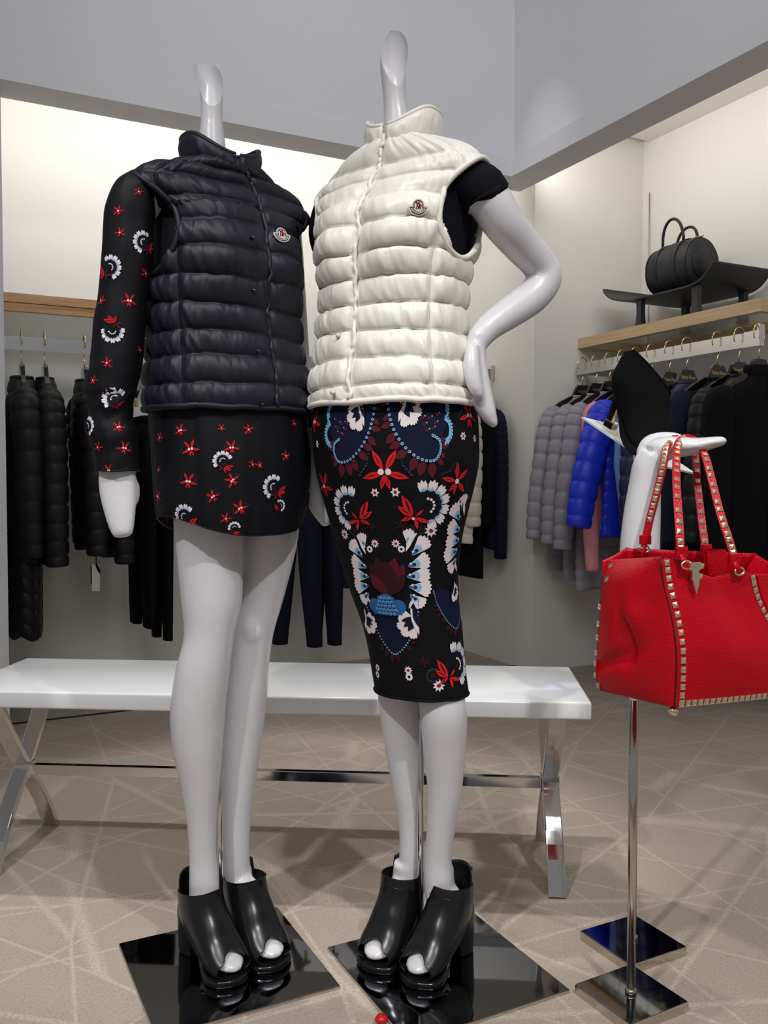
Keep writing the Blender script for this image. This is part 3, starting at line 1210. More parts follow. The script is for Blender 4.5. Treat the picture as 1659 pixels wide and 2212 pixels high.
def m_small_navy():
    return [(star(0, 0, 1, 9, .78), 'ink_white'), (disc(0, 0, .36), 'ink_navy')]


def m_star():
    return [(leaf(0, 0, math.cos(a), math.sin(a), .13), 'ink_deep') for a in np.radians([20, 95, 160, 215, 290, 340])]


def m_feather():
    out = []
    for i, (a, r) in enumerate(((150, .7), (178, .85), (206, 1.0), (234, 1.05), (262, .98))):
        b0, b1 = math.radians(a - 15), math.radians(a + 14)
        out.append((petal_fan(.45, .35, 0.15, r, b0, b1, 4, .07), 'ink_white'))
    for a in (185, 212, 238):
        a = math.radians(a)
        out.append((leaf(.5, .4, .45 + .66 * math.cos(a), .35 + .66 * math.sin(a), .2), 'ink_navy'))
    out.append((leaf(.25, 1.0, .62, -.4, .10), 'ink_white'))
    out.append((leaf(.33, .9, .68, -.1, .12), 'ink_navy'))
    return out


def bead_path(pts, n, r):
    P = cr(pts, n)
    out = []
    for x, y in P:
        out.append((disc(x, y, r, 9), 'ink_blue'))
        out.append((disc(x, y, r * .42, 6), 'ink_navy'))
    return out


def ragged(pts, n, dep, ink, seed):
    """ragged leafy band hanging off a curve, outward to its left side"""
    P = cr(pts, n)
    T = np.gradient(P, axis=0)
    N_ = np.stack([-T[:, 1], T[:, 0]], 1)
    N_ /= np.linalg.norm(N_, axis=1)[:, None]
    rn = random.Random(seed)
    out = []
    for i in range(1, n - 1, 1):
        l = dep * (0.65 + 0.5 * rn.random()) * math.sin(math.pi * i / (n - 1)) ** 0.5
        e = P[i] + N_[i] * l + T[i] * rn.uniform(-.5, .5)
        out.append((leaf(*(P[i] - N_[i] * .02), *e, .26), ink))
    return out


def m_paisley():
    out = []
    bead = [(-.62, 1.25), (-.55, .75), (-.40, .30), (-.12, -.12), (.25, -.40), (.62, -.45), (.80, -.22), (.78, .05), (.58, .18)]
    out += ragged(bead[::-1], 16, .42, 'ink_maroon', 3)
    body = np.concatenate([cr(bead[:8], 14), [(.95, .3), (1.15, .7), (1.02, 1.1), (.6, 1.35), (0, 1.4)]])
    out.append((body, 'ink_navy'))
    for cx, cy, a0, a1 in ((.90, .34, -70, 75), (.78, .92, -25, 105)):
        out.append((np.array([(cx + .33 * math.cos(a), cy + .33 * math.sin(a)) for a in np.radians(np.linspace(a0, a1, 10))] +
                             [(cx + .25 * math.cos(a), cy + .25 * math.sin(a)) for a in np.radians(np.linspace(a1, a0, 10))]), 'ink_blue'))
        for a in np.radians(np.linspace(a0, a1, 11)):
            out.append((leaf(cx + .30 * math.cos(a), cy + .30 * math.sin(a), cx + .42 * math.cos(a - .15), cy + .42 * math.sin(a - .15), .3, 5), 'ink_blue'))
    for x, y in ((.35, .45), (.5, .62), (.66, .5), (.42, .3), (.72, .72), (.3, .62), (.58, .36)):
        out.append((disc(x, y, .05, 7), 'ink_maroon'))
        out.append((disc(x + .07, y + .05, .022, 6), 'ink_blue'))
    out += bead_path(bead, 30, .042)
    f = m_feather()
    out += [(np.stack([-(p[:, 0]) * .55 + .05, p[:, 1] * .62 + .75], 1), c) for p, c in f]
    return out


def m_wingcol():
    """column of serrated white petals with blue roots; unit = full height 2"""
    out = []
    rows_ = [(-.22, .80, 88, .66), (-.15, .55, 48, .80), (-.28, .20, 20, .80), (-.32, -.12, 6, .82), (-.25, -.42, -8, .80), (-.2, -.66, -40, .64)]
    for x, y, a, r in rows_:
        a = math.radians(a)
        out.append((petal_fan(x, y, .06, r, a - .42, a + .42, 5, .08), 'ink_white'))
        out.append((petal_fan(x, y, .05, r * .58, a - .36, a + .36, 4, .12), 'ink_blue'))
        out.append((petal_fan(x, y, .04, r * .36, a - .3, a + .3, 3, .12), 'ink_midblue'))
        out.append((disc(x + .26 * math.cos(a), y + .26 * math.sin(a), .05, 8), 'ink_navy'))
        out.append((disc(x + .16 * math.cos(a + .4), y + .16 * math.sin(a + .4), .04, 8), 'ink_white'))
    out.append((leaf(-.1, 1.3, -.32, .7, .10), 'ink_white'))
    out.append((leaf(-.05, -.8, -.2, -1.15, .12), 'ink_white'))
    return out


# ---- feet inside the shoes, shared by body and shoe
def foot_path(heel, toe, hz=0.125, bz=0.032):
    """heel, toe: floor points below heel and toe tip"""
    h, t_ = np.array(heel), np.array(toe)
    d = (t_ - h)
    L = np.linalg.norm(d)
    return h, d / L, L


def foot_vf(ankle, heel, toe):
    h, d, L = foot_path(heel, toe)
    w = np.cross(ZAX, d)
    pts = [ankle + ZAX * 0.06, ankle + ZAX * .01, h + d * 0.062 + ZAX * 0.118, h + d * (L * .52) + ZAX * 0.085, h + d * (L * .74) + ZAX * .051, h + d * (L * .90) + ZAX * .040, h + d * (L * 0.985) + ZAX * .037]
    R = [(.029, .029), (.033, .035), (.034, .037), (.036, .026), (.036, .017), (.027, .0105), (.010, .005)]
    return tube(pts, R, 24, ref=w, smooth=30)


def shoe(label, ankle, heel, toe, top_z, strap=True, cuff=False):
    """open-toed high-heeled bootie: upper, insole, platform, block heel, back strap"""
    h, d, L = foot_path(heel, toe)
    w = np.cross(ZAX, d)
    root = thing('heeled_shoe', h * (1, 1, 0) + ZAX * 0.007, label, 'shoe', 'black open toed heels on the mannequins')
    n = 110
    a = np.linspace(0, 2 * math.pi, n, endpoint=False)

    def ring(c, ta, hw, up, dn, tip):
        # section plane spanned by w and an axis leaning by tip
        ax = ZAX * math.cos(tip) + d * math.sin(tip)
        s, k = np.sin(a), np.cos(a)
        hh = np.where(k > 0, up, dn)
        s2 = np.sign(s) * np.abs(s) ** 0.8
        return c + np.outer(hw * s2, w) + np.outer(k * hh, ax)
    rings = []
    spec = [  # frac along, height, half width, up, down, lean of section
        (0.27, top_z - .002, .043, .047, .047, 1.45), (0.275, .150, .043, .049, .050, 1.30), (0.325, .122, .043, .048, .062, 1.05),
        (0.42, .097, .0435, .046, .058, .82), (0.55, .074, .045, .043, .045, .62), (0.67, .056, .0465, .038, .033, .42),
        (0.78, .045, .047, .033, .024, .24), (0.875, .038, .044, .027, .017, .12), (0.925, .036, .040, .023, .015, .08)]
    spec = cr(np.array(spec), 90)
    for fr_, z, hw, up, dn, tip in spec:
        rings.append(ring(h + d * (L * fr_) + ZAX * z, 0, hw, up, dn, tip))
    V, Fc = loft(rings, cap=False)
    # opening for the toes: drop the faces round the tip on top, rim stays
    keep = []
    C = np.array(V)
    s_ = (C - h) @ d / L
    x_ = np.abs((C - h) @ w)
    for q in Fc:
        c = C[list(q)].mean(0)
        s = (c - h) @ d / L
        x = (c - h) @ w
        z = c[2]
        if (((s - 1.0) / .135) ** 2 + (x / .027) ** 2 < 1) and z > .036:
            continue
        keep.append(q)
    o = part('upper', (V, keep), 'shoe_leather', root)
    solidify(o, 0.0022)
    # sole plate following the foot: from heel seat to toe
    def sole(z_off, th_, hw_scale, s0, s1, lift):
        rows_ = []
        for q in np.linspace(0, 1, 26):
            s = s0 + (s1 - s0) * q
            hz = np.interp(s, [0, .14, .3, .5, .66, .78, 1.0], [.112, .108, .088, .052, .026, .018, .018]) + z_off
            hw = np.interp(s, [0, .06, .2, .45, .65, .78, .9, .97, 1.0], [.014, .029, .031, .031, .043, .0475, .041, .026, .012]) * hw_scale
            c = h + d * (L * s) + ZAX * hz
            rows_.append([c - w * hw, c - w * hw * .93 + ZAX * th_ * .5, c - w * hw, c + ZAX * th_][:0] +
                         [c - w * hw, c - w * hw + ZAX * th_, c + w * hw + ZAX * th_, c + w * hw])
        return loft(rows_)
    part('insole', sole(0.004, .004, .96, 0.02, 0.99, 0), 'shoe_sole', root, False)
    pf = []
    for q in np.linspace(0, 1, 20):
        s = 0.47 + 0.545 * q
        top = np.interp(s, [0, .5, .66, .78, 1.02], [.06, .052, .026, .022, .022])
        bot = np.interp(s, [0.4, .5, .62, .72, .9, 1.02], [.05, .040, .012, .007, .007, .009])
        hw = np.interp(s, [.45, .65, .78, .9, .97, 1.015], [.031, .043, .0485, .0435, .030, .012])
        c = h + d * (L * s)
        e = 0.003
        pf.append([c - w * (hw - e) + ZAX * bot, c - w * hw + ZAX * (bot + e), c - w * hw + ZAX * (top - e), c - w * (hw - e) + ZAX * top,
                   c + w * (hw - e) + ZAX * top, c + w * hw + ZAX * (top - e), c + w * hw + ZAX * (bot + e), c + w * (hw - e) + ZAX * bot])
    part('platform', loft(pf), 'shoe_sole', root)
    hr = []
    for z, rx, ry, sh in ((.007, .021, .022, .0), (.012, .022, .023, .0), (.05, .0225, .024, -.001), (.09, .025, .027, .002), (.112, .028, .032, .012), (.124, .027, .028, .018)):
        c = h + d * (0.012 + sh) + ZAX * z
        hr.append(c + np.outer(rx * np.sign(np.sin(a)) * np.abs(np.sin(a)) ** .7, w) + np.outer(ry * np.sign(np.cos(a)) * np.abs(np.cos(a)) ** .7, d))
    part('heel', loft(hr), 'shoe_leather', root)
    # heel counter rising behind the ankle
    rows_ = []
    for q in np.linspace(0, 1, 14):
        z = .105 + (top_z + .030 - .105) * q
        an = np.linspace(-1, 1, 26) * (1.5 - .55 * q)
        c = h + d * (.046 + .006 * q) + ZAX * z
        sag = (np.abs(an) / 1.5) ** 2 * .022 * q
        rows_.append(c + np.outer(np.sin(an) * (.036 + .004 * q), w) - np.outer(np.cos(an) * (.046 - .004 * q), d) - np.outer(sag, ZAX))
    o = part('heel_counter', grid(rows_), 'shoe_leather', root)
    solidify(o, .0025, 1.0)
    if cuff:
        rr_ = rings[16]
        part('seam_strip', tube(np.array([p + (p - rr_.mean(0)) * .012 for p in rr_]), .0011, 6, ref=ZAX, close=True), 'shoe_sole', root)
        pb = h - d * .004 + ZAX * (top_z + .012) + w * .012
        part('buckle', box(pb, w, d, ZAX, .006, .003, .005, .001), 'gold', root, False)
    return root


# ---------------- mannequin A (left)
CA = np.array((-0.315, 1.785))
lxA, fwA = frame(YAW_A)
plateA, plateB = (-0.3284, 1.7803), (0.1215, 1.7657)
manA = thing('mannequin', (plateA[0], plateA[1], 0), 'glossy white mannequin in the navy vest and floral blouse, standing on a mirror plate', 'mannequin')
manB = thing('mannequin', (plateB[0], plateB[1], 0), 'glossy white mannequin with one hand on her hip, in cream vest and printed skirt', 'mannequin')
for man, c, rx, rz in ((manA, plateA, (-0.341, 1.80), 0.62), (manB, plateB, (0.076, 1.81), 0.66)):
    base_plate(c, 0.1805, A1, 0.007, 'dark_mirror', 'nickel', man)
    part('support_rod', lathe((rx[0], rx[1], 0.007), [(0.0065, 0), (0.0065, rz)], 16), 'chrome', man)

legA1 = px_rings([(1040, 372, 528), (1130, 376, 526), (1200, 383, 525), (1300, 392, 523), (1370, 398, 507, -.004), (1440, 381, 498, 0), (1500, 371, 491, .006), (1550, 367.5, 486, .012),
                  (1620, 374, 481, .018), (1700, 391, 474, .024), (1780, 404, 469, .031), (1850, 409, 470, .037), (1900, 408, 476, .040), (1950, 408, 482, .042)], 1.765, YAW_A, 1.0, samples=40)
legA2 = px_rings([(1040, 522, 652), (1130, 518, 648), (1200, 514, 637), (1300, 510, 611), (1370, 497, 591, -.004), (1440, 487, 581, 0), (1500, 478, 578, .006), (1550, 474, 573, .01),
                  (1620, 472, 563, .012), (1700, 474, 551, .012), (1780, 475, 542, .014), (1850, 477, 540, .016), (1900, 478, 545, .018), (1935, 478, 553, .018)], 1.855, YAW_A, 1.0, samples=40)
rowsA = []
for y, xl, xr, rt in ((890, 321, 667, .80), (830, 323, 664, .80), (770, 326, 654, .78), (720, 324, 646, .78), (663, 320, 643, .78), (604, 318, 645, .76), (545, 317, 641, .74), (490, 317, 637, .70)):
    c, a, b = px_rings([(y, xl, xr)], 1.785, YAW_A, rt)[0]
    rowsA.append((c[2], c[0], c[1], a - .006, b - .006))
topA = rowsA[-1]
cxA, cyA = topA[1] + .004, topA[2]
for z, a, b, s in ((1.520, .172, .098, 0), (1.550, .192, .080, .006), (1.572, .182, .066, .010), (1.594, .132, .062, .014), (1.610, .084, .060, .018), (1.622, .064, .057, .020)):
    rowsA.append((z, cxA, cyA - s, a, b))
SA = Surf(rowsA, YAW_A, bust=(1.43, .072, .026, .055, .075))

rowsB = []
for y, xl, xr, rt in ((878, 669, 1026, .80), (832, 671, 1020, .80), (774, 681, 1008, .78), (713, 688, 1002, .78), (655, 694, 1003, .78), (597, 693, 1010, .77), (541, 690, 1024, .74), (480, 687, 1032, .70)):
    c, a, b = px_rings([(y, xl, xr)], 1.775, YAW_B, rt)[0]
    rowsB.append((c[2], c[0], c[1], a - .007, b - .007))
cxB, cyB = rowsB[-1][1], rowsB[-1][2]
for z, a, b, s in ((1.540, .178, .100, 0), (1.577, .192, .082, .006), (1.603, .180, .068, .010), (1.628, .130, .064, .014), (1.647, .082, .062, .018), (1.662, .061, .058, .020)):
    rowsB.append((z, cxB + (1.545 - z) * -.10, cyB - s, a, b))
SB = Surf(rowsB, YAW_B, bust=(1.455, .072, .028, .055, .075), tilt=0.0)


def torso_vf(S, k=0.90):
    th = np.linspace(0, 2 * math.pi, 48, endpoint=False)
    return loft([S.pt(th, np.full_like(th, u), -.018) for u in np.linspace(0, S.U, 40)])


# heels and toes on the floor
A_h1, A_t1 = np.array((-.418, 1.838, 0)), np.array((-.287, 1.700, 0))
A_h2, A_t2 = np.array((-.331, 1.895, 0)), np.array((-.215, 1.750, 0))
B_h1, B_t1 = np.array((.172, 1.838, 0)), np.array((.052, 1.693, 0))
B_h2, B_t2 = np.array((.066, 1.882, 0)), np.array((-.030, 1.745, 0))

neckA = px_rings([(400, 424, 502), (360, 426, 494), (330, 428, 489), (300, 430, 485), (260, 434, 481), (220, 434, 481), (190, 430, 482), (170, 423, 482), (150, 417, 480), (128, 411, 474)], 1.77, YAW_A, 1.0, samples=24)
neckB = px_rings([(380, 820, 915), (340, 827, 902), (300, 828, 893), (260, 829, 886), (220, 828, 878), (180, 824, 876), (150, 821, 877), (120, 822, 882), (90, 828, 888), (66, 836, 890), (50, 838, 890)], 1.76, YAW_B, 1.0, samples=26)
# arms
shA = np.array((cxA, cyA, 1.535))
armA1 = [shA - lxA * .15, at(270, 450, 1.672), at(268, 560, 1.668), at(258, 700, 1.672), at(246, 830, 1.670), at(248, 920, 1.662), at(252, 1000, 1.660)]
armA2 = [shA + lxA * .15, at(617, 520, 1.90), at(628, 640, 1.905), at(640, 780, 1.905), at(652, 880, 1.90), at(668, 980, 1.885), at(682, 1060, 1.872)]
R_arm = [.034, .036, .033, .030, .028, .025, .022]
armvA1 = tube(armA1, R_arm, 20, smooth=40)
armvA2 = tube(armA2, R_arm, 20, smooth=40)
def mitten(p0, p1, p2, p3, side, wide, thick, thumb):
    v = tube([p0, p1, p2, p3, p3 + (p3 - p2) * .12], [(wide[0], thick[0]), (wide[1], thick[1]), (wide[2], thick[2]), (wide[3], thick[3]), (.004, .003)], 24, ref=side, smooth=30)
    t_ = tube(thumb, [.011, .0125, .010, .0055], 14, smooth=16)
    return [v, t_]
vA = np.array((1, 0, 0))
handA1 = mitten(at(254, 1000, 1.660), at(254, 1050, 1.656), at(260, 1110, 1.648), at(265, 1155, 1.64), vA, (.034, .0355, .029, .0185), (.024, .022, .019, .013),
                [at(278, 1030, 1.665), at(288, 1052, 1.668), at(291, 1074, 1.665), at(292, 1090, 1.660)])
handA2 = mitten(at(682, 1050, 1.872), at(690, 1085, 1.866), at(699, 1112, 1.86), at(706, 1133, 1.855), vA, (.026, .026, .019, .010), (.022, .022, .018, .010),
                [at(688, 1075, 1.885), at(690, 1090, 1.885), at(694, 1105, 1.88), at(698, 1116, 1.875)])
def plane3(a, b, c):
    n_ = np.cross(b - a, c - a)
    n_ /= np.linalg.norm(n_)
    return (a, n_ if n_[2] > 0 else -n_, 1.70)
cutA = plane3(at(418, 139, 1.782), at(480, 172, 1.782), at(468, 232, 1.750))
kneeA = [tube([at(448, 1310, 1.748), at(450, 1362, 1.740), at(445, 1410, 1.752)], [.024, .030, .024], 16, smooth=12),
         tube([at(548, 1310, 1.838), at(546, 1360, 1.829), at(540, 1408, 1.842)], [.024, .029, .024], 16, smooth=12)]
bodyA = remeshed([torso_vf(SA), ring_loft(legA1, YAW_A), ring_loft(legA2, YAW_A), ring_loft(neckA, YAW_A), armvA1, armvA2,
                  ring_loft([(np.array((rowsA[0][1], rowsA[0][2], z)), a, b) for z, a, b in ((1.16, .142, .105), (1.08, .140, .104), (1.0, .136, .100), (.94, .12, .09))], YAW_A),
                  foot_vf(legA1[-1][0], A_h1, A_t1), foot_vf(legA2[-1][0], A_h2, A_t2)] + handA1 + handA2 + kneeA, .0048, 5, [cutA])
part('body', bodyA, 'mannequin_white', manA)

# arm on the hip for B
lxB, fwB = frame(YAW_B)
shB = np.array((cxB, cyB, 1.565))
armB1 = [shB + lxB * .150, at(1050, 425, 1.685), at(1085, 478, 1.70), at(1125, 527, 1.735), at(1165, 572, 1.765), at(1176, 602, 1.772), at(1150, 640, 1.762), at(1100, 676, 1.735), at(1058, 706, 1.712), at(1030, 738, 1.70)]
rB1 = [.040, .042, .040, .037, .034, .0345, .034, .031, .0265, .0225]
armvB1 = tube(armB1, rB1, 24, smooth=70)
handB1 = [tube([at(1034, 722, 1.702), at(1027, 760, 1.698), at(1029, 800, 1.694), at(1038, 850, 1.690), at(1054, 893, 1.688), at(1068, 918, 1.686), at(1071, 923, 1.686)],
               [(.020, .020), (.020, .022), (.022, .026), (.0225, .026), (.017, .021), (.008, .010), (.002, .003)], 22, ref=(1, 0, .2), smooth=36),
          tube([at(1020, 745, 1.675), at(1018, 785, 1.664), at(1023, 825, 1.659), at(1034, 852, 1.658), at(1039, 862, 1.658)], [.012, .016, .0155, .010, .003], 16, smooth=20)]
armB2 = [shB - lxB * .15, shB - lxB * .175 - fwB * .03 - ZAX * .10, shB - lxB * .155 - fwB * .085 - ZAX * .21, shB - lxB * .08 - fwB * .135 - ZAX * .30, shB + lxB * .02 - fwB * .15 - ZAX * .37, shB + lxB * .07 - fwB * .15 - ZAX * .41]
armvB2 = tube(armB2, [.036, .036, .034, .029, .023, .016], 20, smooth=40)
cutB = plane3(at(884, 68, 1.79), at(826, 116, 1.752), at(848, 196, 1.730))
legB1 = px_rings([(1300, 880, 955), (1400, 890, 975), (1470, 898, 985), (1500, 902, 1003), (1550, 906, 1010), (1620, 913, 1007, .012), (1700, 922, 999, .022), (1780, 921, 986, .032), (1850, 917, 976, .040), (1900, 914, 981, .045), (1930, 916, 984, .048)], 1.755, YAW_B, 1.0, samples=30)
legB2 = px_rings([(1300, 800, 890), (1400, 815, 905), (1470, 820, 912), (1500, 815, 915), (1550, 821, 916), (1620, 832, 918, .004), (1700, 846, 916, .008), (1780, 860, 914, .012), (1850, 862, 914, .014), (1885, 856, 910, .016), (1920, 850, 908, .018)], 1.835, YAW_B, 1.0, samples=30)
skirt_rows = [(872, 679, 1022), (910, 677, 1026), (950, 677, 1028), (1000, 681, 1028), (1050, 691, 1019), (1100, 705, 1007), (1150, 720, 996), (1200, 733, 989), (1250, 748, 986), (1300, 765, 989),
              (1350, 783, 996), (1400, 795, 1000), (1450, 803, 1005), (1485, 809, 1010)]
skR = px_rings(skirt_rows, 1.79, YAW_B, .82, samples=60)
bodyB = remeshed([torso_vf(SB), ring_loft(legB1, YAW_B), ring_loft(legB2, YAW_B), ring_loft(neckB, YAW_B), armvB1, armvB2, ring_loft(skR[:50], YAW_B, shrink=.94),
                  foot_vf(legB1[-1][0], B_h1, B_t1), foot_vf(legB2[-1][0], B_h2, B_t2)] + handB1, .0048, 5, [cutB])
part('body', bodyB, 'mannequin_white', manB)

shoe('black leather open toed heeled shoe, left-hand one under the navy vest', legA1[-1][0], A_h1, A_t1, .158)
shoe('black leather open toed heeled shoe, right-hand one under the navy vest', legA2[-1][0], A_h2, A_t2, .158)
shoe('black leather open toed heeled shoe with seamed cuff, right-hand one under the printed skirt', legB1[-1][0], B_h1, B_t1, .170, cuff=True)
shoe('black leather open toed heeled shoe with seamed cuff, left-hand one under the printed skirt', legB2[-1][0], B_h2, B_t2, .170, cuff=True)

# ------------------------------------------------------------------ clothes on the mannequins
def seams_from_px(S, ys, px, top_fr):
    """seam heights where the front meridian shows them, then evenly over the shoulder"""
    us = []
    uu = np.linspace(0, S.U, 900)
    P = S.pt(np.zeros_like(uu) + .1, uu, .008)
    fwd = P[:, 1] * COS_T - (P[:, 2] - CAM_H) * SIN_T
    yy = IMG_H / 2 - F_PX * (P[:, 1] * SIN_T + (P[:, 2] - CAM_H) * COS_T) / fwd
    for y in ys:
        us.append(float(np.interp(-y, -yy, uu)))
    us[0] = 0.0
    return us


vestB = thing('quilted_vest', (cxB, cyB, 1.15), 'cream down quilted vest with stand collar on the right mannequin', 'vest', 'quilted vests on the mannequins')
sB = seams_from_px(SB, [878, 832, 774, 713, 655, 597, 541, 480, 428, 384, 350], 0, None)
sB = [u for u in sB if u < SB.U - .02] + [SB.U]
vest(vestB, SB, sB, ('cream_nylon', 'snap_cream'), th_open=-.02, hole=(1.512, .090, .066, .004, -.10), seed=1)
collar(vestB, SB, SB.U - .004, .056, .006, 'cream_nylon', seed=3, drop=.024)
snaps(vestB, SB, [(-.15, SB.u_of_z(at(770, 720, 1.66)[2]), .016), (-.15, .018, .016)], 'snap_cream', .005)

vestA = thing('quilted_vest', (cxA, cyA, 1.14), 'navy down quilted vest with stand collar on the left mannequin', 'vest', 'quilted vests on the mannequins')
sA = seams_from_px(SA, [885, 832, 775, 724, 665, 604, 545, 491, 449, 410, 376], 0, None)
sA = [u for u in sA if u < SA.U - .02] + [SA.U]
vest(vestA, SA, sA, ('navy_nylon', 'snap_black'), th_open=.10, hole=(1.480, .090, .068, .0, -.10), seed=21)
collar(vestA, SA, SA.U - .004, .048, .008, 'navy_nylon', seed=8, drop=.03)
snaps(vestA, SA, [(-.06, SA.u_of_z(z_) if z_ < 1.5 else z_ and SA.u_of_z(z_), .017) for z_ in (at(533, 510, 1.66)[2], at(549, 625, 1.66)[2], at(556, 757, 1.66)[2], at(562, 874, 1.66)[2])] +
      [(-.1, SA.U + .0, .014)], 'snap_black')


def badge(root, proj, px, py, w, felt):
    """sewn bell-shaped badge: felt, dark outline, crescent, tricolour strokes, arc lettering"""
    h = proj.hit(px, py)
    if h is None:
        return
    P, n, o, tree = h
    # use a smoothed normal from neighbouring hits
    ns = [proj.hit(px + dx, py + dy) for dx in (-14, 0, 14) for dy in (-12, 0, 12)]
    n = np.mean([q[1] for q in ns if q], 0)
    n /= np.linalg.norm(n)
    T, B = proj.frame(n, 0.0)
    P = P + n * .0022
    out = [(.62 * math.cos(a), .18 + .62 * math.sin(a)) for a in np.radians(np.linspace(0, 180, 17))]
    out += [(-1.02, .10), (-1.0, -.12), (-.75, -.5), (-.4, -.72), (0, -.80), (.4, -.72), (.75, -.5), (1.0, -.12), (1.02, .10)]
    def put(poly, z):
        return [P + T * x * w + B * y * w + n * z for x, y in poly]
    b = part('badge', prism(put(out, 0), n * .0014), felt, root, False)
    lines = []
    def stroke(poly, wd, ink, close=False, z=.0017):
        pts = np.array(put(poly, z))
        part('badge_stitching', tube(pts, wd * w, 6, close=close), ink, b)
    stroke([(.46 * math.cos(a), .18 + .46 * math.sin(a)) for a in np.radians(np.linspace(-30, 210, 20))], .035, 'ink_dark')
    stroke([(-.46, -.03), (-.82, -.02), (-.62, -.40), (-.3, -.60), (0, -.65), (.3, -.60), (.62, -.40), (.82, -.02), (.46, -.03)], .04, 'ink_dark')
    for (x0, y0, x1, y1), ink in (((-.26, .5, -.08, .1), 'ink_dark'), ((-.1, .42, -.22, -.16), 'ink_dark'), ((-.02, .5, .1, -.1), 'ink_dark'),
                                  ((.12, .52, -.04, -.14), 'ink_red'), ((.1, .4, .2, -.14), 'ink_red'), ((.2, .3, .34, .12), 'ink_red')):
        stroke([(x0, y0), ((x0 + x1) / 2 + .03, (y0 + y1) / 2), (x1, y1)], .045, ink)
    word = 'MONCLER'
    for i, ch in enumerate(word):
        a = math.radians(-90 + (i - 3) * 17.5)
        cx, cy = .62 * math.cos(a) * 1.02, .18 + .64 * math.sin(a) * 1.02
        tv, tf = text_mesh(ch, .24 * w, .0001)
        ra = a + math.pi / 2
        c, s = math.cos(ra), math.sin(ra)
        V = [P + n * .0019 + T * (cx * w + x * c - y * s) + B * (cy * w + x * s + y * c) + n * z for x, y, z in tv]
        part('badge_letter', (np.array(V), tf), 'ink_dark', b, False)


pB = Proj([o for o in vestB.children if o.name.startswith('front_panel')])
badge(vestB, pB, 903, 448, .0185, 'logo_felt_pale')
pA = Proj([o for o in vestA.children if o.name.startswith(('front_panel'))])
badge(vestA, pA, 607, 509, .0185, 'logo_felt')

# ---- dark top under the cream vest: cap sleeves
topB = thing('knit_top', (cxB, cyB, 1.45), 'black knit top with cap sleeves showing at the armhole of the cream vest', 'top')
th = np.linspace(0, 2 * math.pi, 48, endpoint=False)
part('top_body', loft([SB.pt(th, np.full_like(th, u), -.012) for u in np.linspace(.12, SB.U - .01, 30)], cap=False), 'top_knit', topB)
o = part('sleeve', tube([shB + lxB * .10, shB + lxB * .135 + ZAX * .004, at(1038, 408, 1.683), at(1046, 420, 1.686), at(1050, 427, 1.687)],
                        [(.048, .048), (.050, .049), (.0470, .0470), (.0462, .0465), (.0460, .0462)], 32, ref=fwB, smooth=24, cap=False), 'top_knit', topB)
solidify(o, .003)
o = part('sleeve', tube([shB - lxB * .10, shB - lxB * .14 + ZAX * .004, shB - lxB * .175 - fwB * .01 - ZAX * .04, shB - lxB * .178 - fwB * .03 - ZAX * .085],
                        [(.052, .056), (.054, .056), (.050, .050), (.044, .044)], 32, ref=fwB, smooth=20, cap=False), 'top_knit', topB)
solidify(o, .003)

# ---- printed pencil skirt
skirt = thing('pencil_skirt', skR[-1][0], 'black pencil skirt with mirrored red, white and blue floral print', 'skirt')
sk_r = []
for i, (c, a, b) in enumerate(skR):
    q = i / (len(skR) - 1)
    r_ = ellipse(c, a, b, YAW_B, 96, 2.15)
    ang = np.linspace(0, 2 * math.pi, 96, endpoint=False)
    r_ = r_ + np.outer(.0012 * vnoise(ang * 3, np.full(96, q * 6.0), 5), (0, 0, 1)) 
    sk_r.append(r_)
sk_r.append(sk_r[-1] + (0, 0, -.006))
V, Fc = loft(sk_r, cap=False)
sk_body = part('skirt_body', (V, Fc), 'skirt_jersey', skirt)
solidify(sk_body, .003)
part('hem_band', tube(sk_r[-1], .0028, 8, ref=ZAX, close=True), 'skirt_jersey', skirt)

pS = Proj([sk_body])
PXM = 1.0 / 1080.0     # metres per picture pixel at the skirt


def sk(name, polys, px, py, size_px, **k):
    motif(pS, name, polys, px, py, size_px * PXM, **k)


sk('printed_paisley', m_paisley(), 886, 956, 80)
sk('printed_paisley', m_paisley(), 770, 962, 74, mirror=True)
sk('printed_butterfly', m_bug(), 831, 1020, 52)
sk('printed_butterfly', m_bug(), 1012, 898, 36)
sk('printed_butterfly', m_bug(eyes=1), 986, 1039, 40, ang=-.4)
sk('printed_butterfly', m_bug(), 681, 912, 34)
sk('printed_butterfly', m_bug(eyes=1), 702, 1050, 34)
sk('printed_fan_flower', m_fan(50, 258, 7), 922, 1092, 56, mirror=True, ang=-.15)
sk('printed_fan_flower', m_fan(50, 258, 7), 756, 1098, 52, ang=.1)
sk('printed_fan_flower', m_fan(60, 250, 6), 984, 1436, 52, mirror=True, ang=-.1)
for x, y, r in ((854, 1063, 11), (810, 1064, 10), (1000, 942, 10), (1025, 947, 9), (686, 959, 9), (994, 1083, 10)):
    sk('printed_flower', m_small(), x, y, r)
for x, y, r in ((931, 1146, 15), (745, 1154, 13), (855, 1174, 10), (810, 1174, 10), (882, 1448, 10), (816, 1442, 9), (948, 1481, 14)):
    sk('printed_flower', m_small(9), x, y, r)
for x, y, r in ((905, 1141, 15), (766, 1146, 14), (936, 1459, 16)):
    sk('printed_outline_flower', m_small(blue=True), x, y, r)
for x, y, r in ((867, 1186, 8), (799, 1186, 8), (884, 1462, 9), (816, 1457, 8)):
    sk('printed_flower', m_small_navy(), x, y, r)
for x, y in ((800, 1134), (866, 1134), (915, 1430)):
    sk('printed_star', m_star(), x, y, 15)
sk('printed_wing', m_wingcol(), 898, 1238, 66)
sk('printed_wing', m_wingcol(), 784, 1238, 62, mirror=True)
sk('printed_wing', m_wingcol(), 982, 1162, 66, mirror=True, ang=.1)
